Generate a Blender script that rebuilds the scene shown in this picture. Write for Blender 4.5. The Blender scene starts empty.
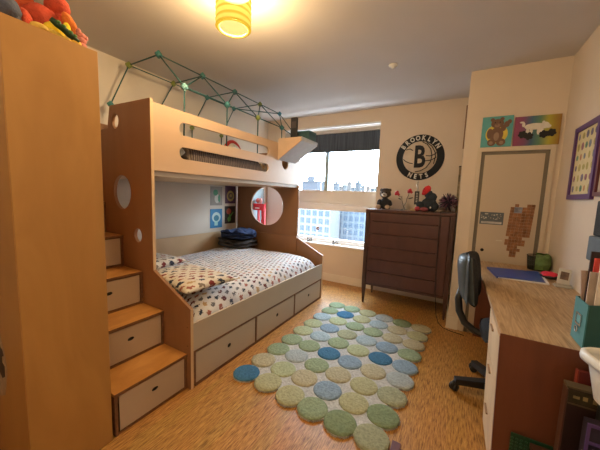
import bpy, bmesh, math, random
from mathutils import Vector, Matrix, noise
from mathutils.geometry import tessellate_polygon
random.seed(7)
S = bpy.context.scene
C = S.collection
PI = math.pi
R = math.radians

# ------------------------------------------------------------------ camera
def cam_axes(yaw, pitch, roll):
    cy, sy, cp, sp, cr, sr = math.cos(yaw), math.sin(yaw), math.cos(pitch), math.sin(pitch), math.cos(roll), math.sin(roll)
    fw = Vector((sy*cp, cy*cp, sp)); rt = Vector((cy, -sy, 0)); up = rt.cross(fw)
    return fw, rt*cr + up*sr, up*cr - rt*sr
fw, rt, up = cam_axes(-0.5129, -0.1069, 0.0363)
cd = bpy.data.cameras.new('camera'); cam = bpy.data.objects.new('camera', cd); C.objects.link(cam)
M = Matrix((rt, up, -fw)).transposed().to_4x4(); M.translation = (1.4508, -1.1849, 1.3258)
cam.matrix_world = M
cd.sensor_fit = 'HORIZONTAL'; cd.sensor_width = 36; cd.lens = 275.95/600*36; cd.clip_start = .02; cd.clip_end = 5000
S.camera = cam
S.view_settings.view_transform = 'Standard'; S.view_settings.look = 'None'
S.view_settings.gamma = 1; S.view_settings.use_curve_mapping = False
S.view_settings.exposure = 0.58

# ------------------------------------------------------------------ light
w = bpy.data.worlds.new('world'); S.world = w; w.use_nodes = True
nt = w.node_tree; nt.nodes.clear()
out = nt.nodes.new('ShaderNodeOutputWorld'); bg = nt.nodes.new('ShaderNodeBackground')
tc = nt.nodes.new('ShaderNodeTexCoord'); sx = nt.nodes.new('ShaderNodeSeparateXYZ'); rp = nt.nodes.new('ShaderNodeValToRGB')
nt.links.new(tc.outputs['Generated'], sx.inputs[0]); nt.links.new(sx.outputs['Z'], rp.inputs[0]); nt.links.new(rp.outputs[0], bg.inputs[0]); nt.links.new(bg.outputs[0], out.inputs[0])
rp.color_ramp.elements[0].position = 0.0; rp.color_ramp.elements[0].color = (.82, .92, 1, 1)
rp.color_ramp.elements[1].position = .6; rp.color_ramp.elements[1].color = (.74, .87, 1, 1)
bg.inputs[1].default_value = 17.5

def point(name, loc, power, col, rad):
    l = bpy.data.lights.new(name, 'POINT'); l.energy = power; l.color = col; l.shadow_soft_size = rad
    o = bpy.data.objects.new(name, l); C.objects.link(o); o.location = loc
    return o
# light portal in the window opening: it emits nothing, it only steers daylight sampling
pl = bpy.data.lights.new('window_portal', 'AREA'); pl.shape = 'RECTANGLE'; pl.size = 1.6; pl.size_y = 1.85
pl.cycles.is_portal = True
po = bpy.data.objects.new('window_portal', pl); C.objects.link(po); po.location = (-.335, 3.03, 1.48); po.rotation_euler = (-PI/2, 0, 0)
# warm lamp hanging from the ceiling (its shade is built below) and an added fill light behind the camera
LAMP = (.175, .165)
point('lamp_bulb_light', (LAMP[0], LAMP[1], 2.38), 98, (1, .83, .60), .09)
point('rear_fill_light', (1.25, -1.6, 2.40), 62, (1, .93, .84), .1)

# ------------------------------------------------------------------ materials
def newmat(name):
    m = bpy.data.materials.new(name); m.use_nodes = True
    nt = m.node_tree; b = nt.nodes['Principled BSDF']
    return m, nt, b
def N(nt, t, **k):
    n = nt.nodes.new(t)
    for a, v in k.items(): setattr(n, a, v)
    return n
def c4(c): return (c[0], c[1], c[2], 1)
def coords(nt, scale=(1, 1, 1), rot=(0, 0, 0), kind='Object'):
    t = N(nt, 'ShaderNodeTexCoord'); m = N(nt, 'ShaderNodeMapping')
    m.inputs['Scale'].default_value = scale; m.inputs['Rotation'].default_value = rot
    nt.links.new(t.outputs[kind], m.inputs[0]); return m.outputs[0]
def ramp(nt, inp, stops):
    r = N(nt, 'ShaderNodeValToRGB'); e = r.color_ramp.elements
    while len(e) < len(stops): e.new(.5)
    for i, (p, c) in enumerate(stops): e[i].position = p; e[i].color = c4(c)
    nt.links.new(inp, r.inputs[0]); return r.outputs[0]
def bump(nt, b, h, s=.2, d=.01):
    n = N(nt, 'ShaderNodeBump'); n.inputs['Strength'].default_value = s; n.inputs['Distance'].default_value = d
    nt.links.new(h, n.inputs['Height']); nt.links.new(n.outputs[0], b.inputs['Normal'])
def plain(name, col, rough=.6, var=.06, scale=12, bmp=.0, metal=0, bscale=None):
    m, nt, b = newmat(name)
    n = N(nt, 'ShaderNodeTexNoise'); n.inputs['Scale'].default_value = scale; n.inputs['Detail'].default_value = 4
    nt.links.new(coords(nt), n.inputs['Vector'])
    lo = [max(0, x*(1-var)) for x in col]; hi = [min(1, x*(1+var)) for x in col]
    nt.links.new(ramp(nt, n.outputs[0], [(.3, lo), (.7, hi)]), b.inputs['Base Color'])
    b.inputs['Roughness'].default_value = rough; b.inputs['Metallic'].default_value = metal
    if bmp:
        n2 = N(nt, 'ShaderNodeTexNoise'); n2.inputs['Scale'].default_value = bscale or scale*5; n2.inputs['Detail'].default_value = 3
        nt.links.new(coords(nt), n2.inputs['Vector']); bump(nt, b, n2.outputs[0], bmp, .006)
    return m
def wood(name, c1, c2, scale=(1, 8, 1), rough=.45, detail=6, nscale=3.5, bmp=.04, coat=0, dist=.6):
    m, nt, b = newmat(name)
    v = coords(nt, scale)
    n = N(nt, 'ShaderNodeTexNoise'); n.inputs['Scale'].default_value = nscale; n.inputs['Detail'].default_value = detail; n.inputs['Distortion'].default_value = dist
    nt.links.new(v, n.inputs['Vector'])
    nt.links.new(ramp(nt, n.outputs[0], [(.3, c1), (.7, c2)]), b.inputs['Base Color'])
    b.inputs['Roughness'].default_value = rough
    if coat: b.inputs['Coat Weight'].default_value = coat; b.inputs['Coat Roughness'].default_value = .25
    bump(nt, b, n.outputs[0], bmp, .004)
    return m
def emit(name, col, s):
    m, nt, b = newmat(name)
    b.inputs['Base Color'].default_value = c4(col); b.inputs['Emission Color'].default_value = c4(col); b.inputs['Emission Strength'].default_value = s
    return m

MAT = {}
MAT['wall'] = plain('wall_paint', (.66, .565, .465), .85, .03, 3, .05, bscale=90)
MAT['wall_pale'] = plain('pale_wall_paint', (.66, .60, .52), .85, .03, 3, .05, bscale=90)
MAT['ceiling'] = plain('ceiling_paint', (.62, .59, .58), .9, .02, 3, .03, bscale=80)
MAT['trim'] = plain('white_trim', (.74, .68, .58), .5, .02, 5)
MAT['frame_white'] = plain('window_frame_white', (.82, .80, .78), .45, .02, 5)
def floor_mat():
    m, nt, b = newmat('strand_floor')
    v = coords(nt, (150, 12, 1)); n = N(nt, 'ShaderNodeTexNoise'); n.inputs['Scale'].default_value = 1.1; n.inputs['Detail'].default_value = 6; n.inputs['Roughness'].default_value = .7
    nt.links.new(v, n.inputs['Vector'])
    v2 = coords(nt, (10.5, 1.1, 1)); n2 = N(nt, 'ShaderNodeTexVoronoi'); n2.inputs['Scale'].default_value = 1; nt.links.new(v2, n2.inputs['Vector'])
    mx = N(nt, 'ShaderNodeMix', data_type='RGBA'); mx.blend_type = 'MULTIPLY'; mx.inputs[0].default_value = .10
    nt.links.new(ramp(nt, n.outputs[0], [(.36, (.17, .062, .013)), (.5, (.47, .225, .052)), (.65, (.68, .375, .115))]), mx.inputs[6]); nt.links.new(n2.outputs['Color'], mx.inputs[7])
    nt.links.new(mx.outputs[2], b.inputs['Base Color']); b.inputs['Roughness'].default_value = .38
    bump(nt, b, n.outputs[0], .08, .003)
    return m
MAT['floor'] = floor_mat()
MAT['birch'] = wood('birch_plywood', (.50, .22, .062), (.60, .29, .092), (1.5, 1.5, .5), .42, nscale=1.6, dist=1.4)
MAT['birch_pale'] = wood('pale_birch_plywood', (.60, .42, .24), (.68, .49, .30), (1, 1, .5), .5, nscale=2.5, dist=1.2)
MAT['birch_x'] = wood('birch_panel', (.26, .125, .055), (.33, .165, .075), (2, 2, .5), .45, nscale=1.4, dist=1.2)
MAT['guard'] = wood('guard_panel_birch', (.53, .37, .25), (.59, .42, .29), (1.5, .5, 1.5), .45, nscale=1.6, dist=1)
MAT['tread'] = wood('honey_birch_tread', (.52, .235, .058), (.68, .35, .11), (3, 1, 1), .28, nscale=3, dist=1.5)
MAT['edge'] = plain('plywood_edge', (.19, .085, .038), .6, .2, 60)
MAT['laminate'] = plain('pale_laminate', (.52, .41, .31), .5, .03, 4)
MAT['laminate_bed'] = plain('pale_bed_laminate', (.50, .42, .33), .5, .03, 4)
MAT['hole'] = plain('dark_cavity', (.012, .010, .009), .9)  # near-black; on the drawers it stands in for shade inside the holes
MAT['wardrobe'] = wood('honey_wardrobe_birch', (.40, .20, .055), (.47, .245, .07), (2, 2, .6), .45, nscale=2.0, dist=2.2, detail=4)
MAT['mahogany'] = wood('mahogany_veneer', (.072, .027, .022), (.100, .038, .030), (3, 3, .8), .38, nscale=3, dist=.8)
MAT['mahogany_dark'] = wood('dark_mahogany', (.05, .020, .014), (.085, .034, .022), (3, 3, .8), .4)
MAT['desk_red'] = wood('reddish_side_veneer', (.15, .050, .025), (.19, .064, .032), (6, 6, .5), .4, nscale=2)
MAT['oak'] = wood('pale_oak_top', (.28, .17, .080), (.55, .38, .215), (22, 1.8, 8), .42, nscale=2.0, dist=2.2, detail=7)
MAT['oak_front'] = wood('pale_oak_front', (.60, .43, .26), (.74, .57, .37), (3, 3, 1), .5, nscale=2.4)
MAT['black'] = plain('black_plastic', (.016, .017, .019), .45, .1)
MAT['black_fabric'] = plain('black_fabric', (.022, .024, .028), .9, .2, 90, .4)
MAT['chair_shell'] = plain('grey_chair_shell', (.055, .072, .09), .35, .1)
MAT['white_plastic'] = plain('white_plastic', (.72, .72, .69), .35, .03)
MAT['door_paint'] = plain('closet_door_paint', (.52, .43, .33), .6, .02, 3)
MAT['casing'] = plain('closet_casing_paint', (.60, .51, .40), .6, .02, 3)
MAT['gap'] = plain('grey_door_track', (.17, .145, .11), .6, .1, 5)
MAT['chrome'] = plain('chrome', (.6, .6, .6), .25, .02, metal=1)
def glass(name='pane_glass'):
    m, nt, b = newmat(name)
    o = nt.nodes['Material Output']; t = N(nt, 'ShaderNodeBsdfTransparent'); g = N(nt, 'ShaderNodeBsdfGlossy'); mx = N(nt, 'ShaderNodeMixShader')
    t.inputs[0].default_value = (.96, .985, 1, 1); g.inputs['Roughness'].default_value = .02; mx.inputs[0].default_value = .04
    nt.links.new(t.outputs[0], mx.inputs[1]); nt.links.new(g.outputs[0], mx.inputs[2]); nt.links.new(mx.outputs[0], o.inputs[0]); nt.nodes.remove(b)
    return m
MAT['glass'] = glass()
_pc = {}
def P(col, rough=.6, var=.06, bmp=0, metal=0):
    k = (tuple(col), rough, var, bmp, metal)
    if k not in _pc: _pc[k] = plain('paint_%d' % len(_pc), col, rough, var, 20, bmp, metal, bscale=120)
    return _pc[k]
def plushmat(col): return P(col, .95, .22, .6)

# ------------------------------------------------------------------ mesh builder
class MB:
    def __init__(s): s.bm = bmesh.new()
    def _add(s, verts, faces, smooth=False):
        vs = [s.bm.verts.new(v) for v in verts]
        for f in faces:
            try:
                q = s.bm.faces.new([vs[i] for i in f]); q.smooth = smooth
            except ValueError: pass
        return vs
    def box(s, x0, x1, y0, y1, z0, z1, bev=0.0, seg=2):
        if x0 > x1: x0, x1 = x1, x0
        if y0 > y1: y0, y1 = y1, y0
        if z0 > z1: z0, z1 = z1, z0
        vs = s._add([(x, y, z) for x in (x0, x1) for y in (y0, y1) for z in (z0, z1)],
                    [(0, 1, 3, 2), (4, 6, 7, 5), (0, 4, 5, 1), (2, 3, 7, 6), (0, 2, 6, 4), (1, 5, 7, 3)])
        if bev:
            es = {e for v in vs for e in v.link_edges}
            bmesh.ops.bevel(s.bm, geom=list(es), offset=bev, segments=seg, profile=.7, affect='EDGES')
        return s
    def tube(s, pts, r, n=10, cap=True, closed=False):
        pts = [Vector(p) for p in pts]; rings = []
        rr = r if isinstance(r, (list, tuple)) else [r]*len(pts)
        prev = None
        for i, p in enumerate(pts):
            if closed: t = (pts[(i+1) % len(pts)]-pts[i-1]).normalized()
            else: t = (pts[min(i+1, len(pts)-1)]-pts[max(i-1, 0)]).normalized()
            if prev is None:
                a = t.orthogonal().normalized()
            else:
                a = (prev - t*prev.dot(t)); a = a.normalized() if a.length > 1e-6 else t.orthogonal().normalized()
            prev = a; b = t.cross(a)
            rings.append([s.bm.verts.new(p + (a*math.cos(2*PI*k/n) + b*math.sin(2*PI*k/n))*rr[i]) for k in range(n)])
        m = len(rings)
        for i in range(m if closed else m-1):
            A, B = rings[i], rings[(i+1) % m]
            for k in range(n):
                f = s.bm.faces.new((A[k], A[(k+1) % n], B[(k+1) % n], B[k])); f.smooth = True
        if cap and not closed:
            s.bm.faces.new(list(reversed(rings[0]))); s.bm.faces.new(rings[-1])
        return s
    def lathe(s, prof, c=(0, 0, 0), n=24, axis='z', closed=False):
        rings = []
        for r, h in prof:
            ring = []
            for k in range(n):
                a = 2*PI*k/n; u, v = r*math.cos(a), r*math.sin(a)
                p = {'z': (u, v, h), 'y': (u, h, v), 'x': (h, u, v)}[axis]
                ring.append(s.bm.verts.new((p[0]+c[0], p[1]+c[1], p[2]+c[2])))
            rings.append(ring)
        for A, B in zip(rings, rings[1:]):
            for k in range(n):
                f = s.bm.faces.new((A[k], A[(k+1) % n], B[(k+1) % n], B[k])); f.smooth = True
        if prof[0][0] > 1e-5 and not closed: s.bm.faces.new(rings[0][::-1])
        if prof[-1][0] > 1e-5 and not closed: s.bm.faces.new(rings[-1])
        return s
    def ball(s, c, r, rot=None, n=14, lump=0, seed=0):
        if not isinstance(r, (tuple, list)): r = (r, r, r)
        m = Matrix.Rotation(0, 4, 'X') if rot is None else Matrix.Rotation(rot[2], 4, 'Z') @ Matrix.Rotation(rot[1], 4, 'Y') @ Matrix.Rotation(rot[0], 4, 'X')
        q = bmesh.ops.create_uvsphere(s.bm, u_segments=n*2, v_segments=n, radius=1)
        for v in q['verts']:
            k = 1 + lump*noise.noise(v.co*2.3+Vector((seed, seed*.7, 3)))
            v.co = (m @ Vector((v.co.x*r[0]*k, v.co.y*r[1]*k, v.co.z*r[2]*k))) + Vector(c)
            for f in v.link_faces: f.smooth = True
        return s
    def prism(s, poly, w0, w1, plane='xz', holes=(), bev=0):
        """polygon in a plane, extruded from w0 to w1 along the third axis, with holes"""
        mp = {'xz': lambda u, v, w: (u, w, v), 'yz': lambda u, v, w: (w, u, v), 'xy': lambda u, v, w: (u, v, w)}[plane]
        loops = [list(poly)] + [list(h) for h in holes]
        flat = [p for l in loops for p in l]
        tris = tessellate_polygon([[Vector((p[0], p[1], 0)) for p in l] for l in loops])
        a = [s.bm.verts.new(mp(p[0], p[1], w0)) for p in flat]; b = [s.bm.verts.new(mp(p[0], p[1], w1)) for p in flat]
        fs = []
        for t in tris:
            try: fs.append(s.bm.faces.new([a[i] for i in t])); fs.append(s.bm.faces.new([b[i] for i in reversed(t)]))
            except ValueError: pass
        o = 0
        for l in loops:
            n = len(l)
            for i in range(n):
                j = (i+1) % n
                fs.append(s.bm.faces.new((a[o+i], a[o+j], b[o+j], b[o+i])))
            o += n
        bmesh.ops.recalc_face_normals(s.bm, faces=[f for f in fs if f.is_valid])
        return s
    def grid(s, nx, ny, fn, smooth=True, flip=False):
        V = [[s.bm.verts.new(fn(i/nx, j/ny)) for j in range(ny+1)] for i in range(nx+1)]
        for i in range(nx):
            for j in range(ny):
                q = (V[i][j], V[i+1][j], V[i+1][j+1], V[i][j+1])
                f = s.bm.faces.new(q[::-1] if flip else q); f.smooth = smooth
        return s
    def xf(s, m):
        bmesh.ops.transform(s.bm, matrix=m, verts=s.bm.verts); return s

def obj(name, mb, mat, parent=None, world=False):
    """one mesh object; world=True when its vertices were written in world coordinates"""
    if world and parent is not None:
        l = parent.location if parent.parent is None else parent.parent.location
        mb.xf(Matrix.Translation(-Vector(l)))
    me = bpy.data.meshes.new(name); 
    if not getattr(mb, 'keep', False): bmesh.ops.recalc_face_normals(mb.bm, faces=mb.bm.faces[:])
    mb.bm.to_mesh(me); mb.bm.free()
    for m in (mat if isinstance(mat, (list, tuple)) else [mat]): me.materials.append(m)
    o = bpy.data.objects.new(name, me); C.objects.link(o)
    if parent is not None: o.parent = parent
    return o
def thing(name, label, cat, loc=(0, 0, 0), rz=0, group=None):
    o = bpy.data.objects.new(name, None); C.objects.link(o); o.empty_display_size = .05
    o.location = loc; o.rotation_euler = (0, 0, rz); o['label'] = label; o['category'] = cat
    if group: o['group'] = group
    return o
def tag(o, label, cat, group=None):
    o['label'] = label; o['category'] = cat
    if group: o['group'] = group
    return o
def struct(name, mb, mat, parent=None):
    o = obj(name, mb, mat, parent)
    if parent is None: o['kind'] = 'structure'
    return o
def copy_tree(o, parent=None):
    c = o.copy(); C.objects.link(c)
    c.parent = parent
    for ch in list(o.children): copy_tree(ch, c)
    return c
def ell(cx, cz, rx, rz, n=36): return [(cx+rx*math.cos(2*PI*k/n), cz+rz*math.sin(2*PI*k/n)) for k in range(n)]
def slot(x0, x1, z0, z1, n=10):
    r = (z1-z0)/2; zc = (z0+z1)/2; p = []
    for k in range(n+1): a = -PI/2 + PI*k/n; p.append((x1-r+r*math.cos(a), zc+r*math.sin(a)))
    for k in range(n+1): a = PI/2 + PI*k/n; p.append((x0+r+r*math.cos(a), zc+r*math.sin(a)))
    return p
def rect(x0, x1, z0, z1): return [(x0, z0), (x1, z0), (x1, z1), (x0, z1)]
def text_mb(txt, size, depth, mat4, bold=0.0, sx=1.0, align='CENTER'):
    cu = bpy.data.curves.new('t', 'FONT'); cu.body = txt; cu.size = size; cu.extrude = depth/2; cu.offset = bold
    cu.align_x = align; cu.align_y = 'CENTER'; cu.resolution_u = 3
    to = bpy.data.objects.new('t', cu); C.objects.link(to); bpy.context.view_layer.update()
    me = bpy.data.meshes.new_from_object(to.evaluated_get(bpy.context.evaluated_depsgraph_get()))
    bpy.data.objects.remove(to)
    mb = MB(); mb.bm.from_mesh(me); bpy.data.meshes.remove(me)
    mb.xf(mat4 @ Matrix.Diagonal((sx, 1, 1, 1)))
    return mb
FACE_Y = Matrix.Rotation(PI/2, 4, 'X')          # a thing drawn in XY stands up facing -Y

# ------------------------------------------------------------------ room shell
XL, XR, YB, H, YN = -1.47, 2.193, 2.762, 2.557, -2.1
XC, YC = 1.467, 2.017
struct('floor', MB().box(XL-.12, XR+.12, YN-.1, YB+.3, -.1, 0), MAT['floor'])
struct('ceiling', MB().box(XL-.12, XR+.12, YN-.1, YB+.3, H, H+.1), MAT['ceiling'])
struct('wall_left', MB().box(XL-.12, XL, YN-.1, YB+.3, 0, H), MAT['wall_pale'])
struct('wall_right', MB().box(XR, XR+.12, YN-.1, YB+.3, 0, H), MAT['wall'])
struct('wall_near', MB().box(XL, XR, YN-.1, YN, 0, H), MAT['wall'])
WX0, WX1, WZ0, WZ1 = -1.12, .447, .575, 2.388
struct('wall_back', MB().prism(rect(XL, XR, 0, H), YB, YB+.26, 'xz', [rect(WX0, WX1, WZ0, WZ1)]), MAT['wall'])
# closet built out into the room, with the opening of its door
struct('wall_closet', MB().prism(rect(XC, XR, 0, H), YC, YC+.08, 'xz', [rect(1.615, 2.118, .0005, 1.80)]).box(XC, XC+.08, YC+.08, YB, 0, H), MAT['wall'])
struct('baseboard_back', MB().box(XL+.005, XC, YB-.014, YB, 0, .12, .003), MAT['trim'])
struct('baseboard_closet', MB().box(XC-.014, 1.56, YC-.014, YC, 0, .13, .003).box(XC-.014, XC, YC, YB-.015, 0, .13, .003), MAT['trim'])
struct('baseboard_right', MB().box(XR-.014, XR, YN, YC-.05, 0, .12, .003), MAT['trim'])
struct('baseboard_left', MB().box(XL, XL+.014, 2.06, YB-.015, 0, .12, .003), MAT['trim'])

# closet door
d = MB(); d.box(1.58, 1.615, YC-.016, YC+.01, 0, 1.84, .003).box(2.118, 2.153, YC-.016, YC+.01, 0, 1.84, .003).box(1.615, 2.118, YC-.016, YC+.01, 1.80, 1.84, .003)
d1 = struct('door_1', MB().box(1.645, 2.088, YC-.006, YC+.02, .02, 1.77, .002), MAT['door_paint'])
obj('door_casing', d, MAT['casing'], d1)
obj('door_track', MB().box(1.615, 1.645, YC+.0, YC+.02, 0, 1.80).box(2.088, 2.118, YC+.0, YC+.02, 0, 1.80).box(1.645, 2.088, YC+.0, YC+.02, 1.77, 1.80), MAT['gap'], d1)
obj('finger_pull', MB().lathe([(.0, -.004), (.013, -.004), (.015, 0), (.015, .004)], (1.70, YC-.008, .862), 16, 'y'), MAT['hole'], d1)

# window
wy = 2.86
win = struct('window_1', MB().box(WX0, WX1, wy, wy+.05, 1.105, 1.42, .004).box(WX0, WX0+.04, wy, wy+.05, WZ0, WZ1, .003).box(WX1-.025, WX1, wy, wy+.05, WZ0, WZ1, .003)
             .box(WX0, WX1, wy, wy+.05, 2.31, WZ1, .003).box(WX0, WX1, wy, wy+.05, WZ0, .655, .003), MAT['frame_white'])
obj('rail_lip', MB().box(WX0+.01, WX1-.01, wy-.03, wy-.0005, 1.20, 1.225, .004).box(WX0+.01, WX1-.01, wy-.015, wy-.0005, 1.40, 1.42, .003), MAT['frame_white'], win)
obj('mullion', MB().box(-.405, -.345, wy-.012, wy+.04, 1.42, 2.31, .004), P((.42, .56, .60), .4), win)
obj('glass_pane', MB().box(WX0+.03, WX1-.02, wy+.020, wy+.026, 1.41, 2.33), MAT['glass'], win)
obj('glass_pane', MB().box(WX0+.03, WX1-.02, wy+.020, wy+.026, .64, 1.12), MAT['glass'], win)
struct('trim_1', MB().box(WX0-.02, WX1+.012, YB-.022, wy-.001, WZ0-.022, WZ0+.006, .004), MAT['frame_white'])      # window sill
struct('trim_3', MB().box(XL+.03, WX0-.005, YB-.012, YB-.0005, .125, 1.62, .003), MAT['frame_white'])   # white panel beside the window
struct('trim_2', MB().box(WX0, WX1, YB+.005, wy-.001, WZ1-.016, WZ1-.0005), MAT['frame_white'])   # reveal lining
def blind_mat():
    m, nt, b = newmat('slate_blind')
    n = N(nt, 'ShaderNodeTexNoise'); n.inputs['Scale'].default_value = 2; n.inputs['Detail'].default_value = 5
    nt.links.new(coords(nt, (38, 38, 1.2)), n.inputs['Vector'])
    nt.links.new(ramp(nt, n.outputs[0], [(.3, (.035, .050, .080)), (.7, (.085, .115, .165))]), b.inputs['Base Color']); b.inputs['Roughness'].default_value = .8
    return m
bl = thing('window_blind', 'slate blue fabric blind drawn a quarter down the window', 'blind', (-.33, 2.80, 2.0))
obj('blind_fabric', MB().grid(120, 3, lambda u, v: (WX0+.005+u*(WX1-WX0-.01), 2.803+.004*math.sin(u*400), 2.012+v*.27)), blind_mat(), bl, True)
obj('headrail', MB().box(WX0+.003, WX1-.003, 2.775, 2.835, 2.275, 2.325, .006), P((.50, .49, .47), .5), bl, True)
obj('bottom_bar', MB().box(WX0+.005, WX1-.005, 2.795, 2.811, 2.0, 2.014, .003), P((.07, .09, .12), .5), bl, True)

# ------------------------------------------------------------------ the city outside
GZ = -60.0
def city_mat(col): return P([c*.07 for c in col], .9, .05)
struct('ground', MB().box(-2500, 2000, 30, 3000, GZ-1, GZ), city_mat((.34, .40, .46)))
def px_ray(u, v):
    """where a line of sight from the room heads, used to place the far town at its bearing"""
    d_ = fw + rt*((u-300)/275.95) - up*((v-225)/275.95); return d_
CAMP = Vector((1.4508, -1.1849, 1.3258))
def tower(u0, u1, vtop, dist, col, label, winrows=0, wincols=0, wcol=(.01,.015,.02), group=None, cap=None, vbot=None):
    a = px_ray(u0, vtop); b = px_ray(u1, vtop); a = a/a.y*dist; b = b/b.y*dist
    x0, x1, zt = CAMP.x+a.x, CAMP.x+b.x, CAMP.z+(a.z+b.z)/2; y0 = CAMP.y+dist
    t = thing('apartment_building' if winrows else 'city_tower', label, 'building', ((x0+x1)/2, y0, GZ), 0, group)
    dep = max(abs(x1-x0)*.6, dist*.02)
    m = MB().box(x0, x1, y0, y0+dep, GZ, zt)
    m.box(x0-(x1-x0)*.01, x1+(x1-x0)*.01, y0-dist*.002, y0+dep, zt-dist*.004, zt)
    obj('tower_body' if not winrows else 'facade', m, city_mat(col), t, True)
    W = x1-x0
    if cap: obj('roof_plant', MB().box(x0+W*.3, x0+W*.62, y0+dep*.2, y0+dep*.7, zt, zt+W*cap), city_mat(col), t, True)
    if winrows:
        zb = CAMP.z + px_ray((u0+u1)/2, vbot).z/px_ray((u0+u1)/2, vbot).y*dist
        first = None
        sw, sh = W/wincols, (zt-dist*.012-zb)/winrows
        for i in range(wincols):
            for j in range(winrows):
                if first is None:
                    f = MB().box(-sw*.31, sw*.31, -.06, .05, -sh*.33, sh*.33)
                    q = MB().box(-sw*.33, sw*.33, -.12, -.02, -sh*.40, -sh*.34).box(-sw*.015, sw*.015, -.12, -.05, -sh*.33, sh*.33)
                    first = obj('window', f, P(wcol, .9), t); obj('window_bar', q, city_mat([min(1, c*1.2) for c in col]), first); o = first
                else:
                    o = first.copy(); C.objects.link(o); o.parent = t
                    ch = first.children[0].copy(); C.objects.link(ch); ch.parent = o
                o.location = (x0+sw*(i+.5)-(x0+x1)/2, 0, zb+sh*(j+.5)-GZ)
    return t
tower(294, 331, 206, 46, (.62, .70, .76), 'white-grey apartment block outside the lower left window pane', 5, 6, (.008, .017, .03), vbot=248)
tower(333, 372, 205, 52, (.42, .55, .68), 'blue-grey apartment block outside the lower right window pane', 6, 7, (.008, .017, .03), vbot=250)
tower(262, 292, 204, 60, (.50, .60, .70), 'bluish apartment block hidden mostly behind the bunk end panel', 4, 4, (.008, .017, .03), vbot=246)
tower(296, 340, 192.5, 260, (.62, .62, .60), 'long low cream block just under the skyline at left')
tower(337, 384, 193.5, 240, (.40, .58, .72), 'long low blue-roofed block just under the skyline at right')
tw = [(302.5, 317, 181, 620, (.36, .43, .56), 'wide blue-grey slab tower at the left end of the skyline', .3),
      (321.5, 326, 181.5, 800, (.45, .56, .66), 'narrow pale blue tower just left of the window mullion', None),
      (333, 338, 183, 900, (.42, .50, .60), 'grey-blue tower just right of the window mullion', .4),
      (339, 341.5, 186, 1000, (.55, .50, .48), 'low brownish sliver tower beside the grey-blue one', None),
      (342.5, 346, 184.5, 1100, (.50, .58, .64), 'pale tower second group of the skyline', None),
      (347.5, 350.5, 182, 1000, (.60, .55, .52), 'beige slender tower in the middle of the skyline', .5),
      (352, 354.5, 187, 1200, (.48, .56, .62), 'short blue tower right of the beige slender one', None),
      (355.5, 360, 182.5, 1050, (.44, .52, .60), 'broad grey tower in the right half of the skyline', .5),
      (361.5, 364, 185.5, 1150, (.58, .62, .66), 'thin white tower right of the broad grey one', None),
      (366, 369, 186.5, 1000, (.62, .52, .46), 'small tan tower near the right skyline end', None),
      (370.5, 374, 188, 1100, (.46, .55, .62), 'low wide blue tower near the dresser bear', None),
      (375, 378, 186.5, 1300, (.52, .58, .62), 'farthest right pale tower of the skyline', None),
      (307.5, 312.5, 177.5, 900, (.34, .41, .54), 'roof mast block standing behind the blue-grey slab tower', None)]
for u0, u1, vt, ds, col, lb, cp in tw: tower(u0, u1, vt, ds, col, lb, cap=cp)
#PART2
# ------------------------------------------------------------------ ceiling lamps
def shade_mat():
    m, nt, b = newmat('glowing_yellow_shade')
    o = nt.nodes['Material Output']; e = N(nt, 'ShaderNodeEmission'); t = N(nt, 'ShaderNodeBsdfTransparent'); mx = N(nt, 'ShaderNodeMixShader')
    wv = N(nt, 'ShaderNodeTexWave'); wv.wave_type = 'BANDS'; wv.bands_direction = 'Z'; wv.inputs['Scale'].default_value = 8; wv.inputs['Distortion'].default_value = .6
    nt.links.new(coords(nt), wv.inputs['Vector'])
    nt.links.new(ramp(nt, wv.outputs['Fac'], [(.15, (.52, .33, .02)), (.7, (.74, .60, .10))]), e.inputs[0]); e.inputs[1].default_value = 1.0
    t.inputs[0].default_value = (1, .8, .5, 1); mx.inputs[0].default_value = .7
    nt.links.new(t.outputs[0], mx.inputs[1]); nt.links.new(e.outputs[0], mx.inputs[2]); nt.links.new(mx.outputs[0], o.inputs[0]); nt.nodes.remove(b)
    return m
def diff_mat():
    m, nt, b = newmat('glowing_lamp_diffuser'); o = nt.nodes['Material Output']; e = N(nt, 'ShaderNodeEmission'); t = N(nt, 'ShaderNodeBsdfTransparent'); mx = N(nt, 'ShaderNodeMixShader')
    e.inputs[0].default_value = (1, .86, .30, 1); e.inputs[1].default_value = .8; mx.inputs[0].default_value = .75; t.inputs[0].default_value = (1, .85, .55, 1)
    nt.links.new(t.outputs[0], mx.inputs[1]); nt.links.new(e.outputs[0], mx.inputs[2]); nt.links.new(mx.outputs[0], o.inputs[0]); nt.nodes.remove(b); return m
SH, DF = shade_mat(), diff_mat()
def ceiling_lamp(x, y, label):
    t = thing('ceiling_lamp', label, 'lamp', (x, y, H))
    prof = []
    for k in range(41):
        z = -.232+.192*k/40; prof.append((.104+.0035*math.cos(k/40*2*PI*6), z))
    obj('lamp_shade', MB().lathe([(.092, -.239), (.100, -.239)]+prof+[(.098, -.035)], n=40, closed=True), SH, t)
    obj('diffuser', MB().lathe([(.0, -.228), (.085, -.228)], n=32, closed=True), DF, t)
    obj('rim_ring', MB().lathe([(.083, -.235), (.092, -.241), (.095, -.234), (.086, -.228)], n=40, closed=True), emit('lamp_rim', (.85, .62, .12), .7), t)
    obj('ceiling_rose', MB().lathe([(.0, -.04), (.06, -.04), (.065, -.03), (.065, 0), (0, 0)], n=28), MAT['white_plastic'], t)
    return t
ceiling_lamp(LAMP[0], LAMP[1], 'glowing yellow drum lamp with ribbed shade on the ceiling above the bed side')
ceiling_lamp(1.25, -1.6, 'added unseen yellow drum lamp behind the viewer, fixture for the fill light')  # unseen second lamp, added to give the rear fill a fixture
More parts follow.
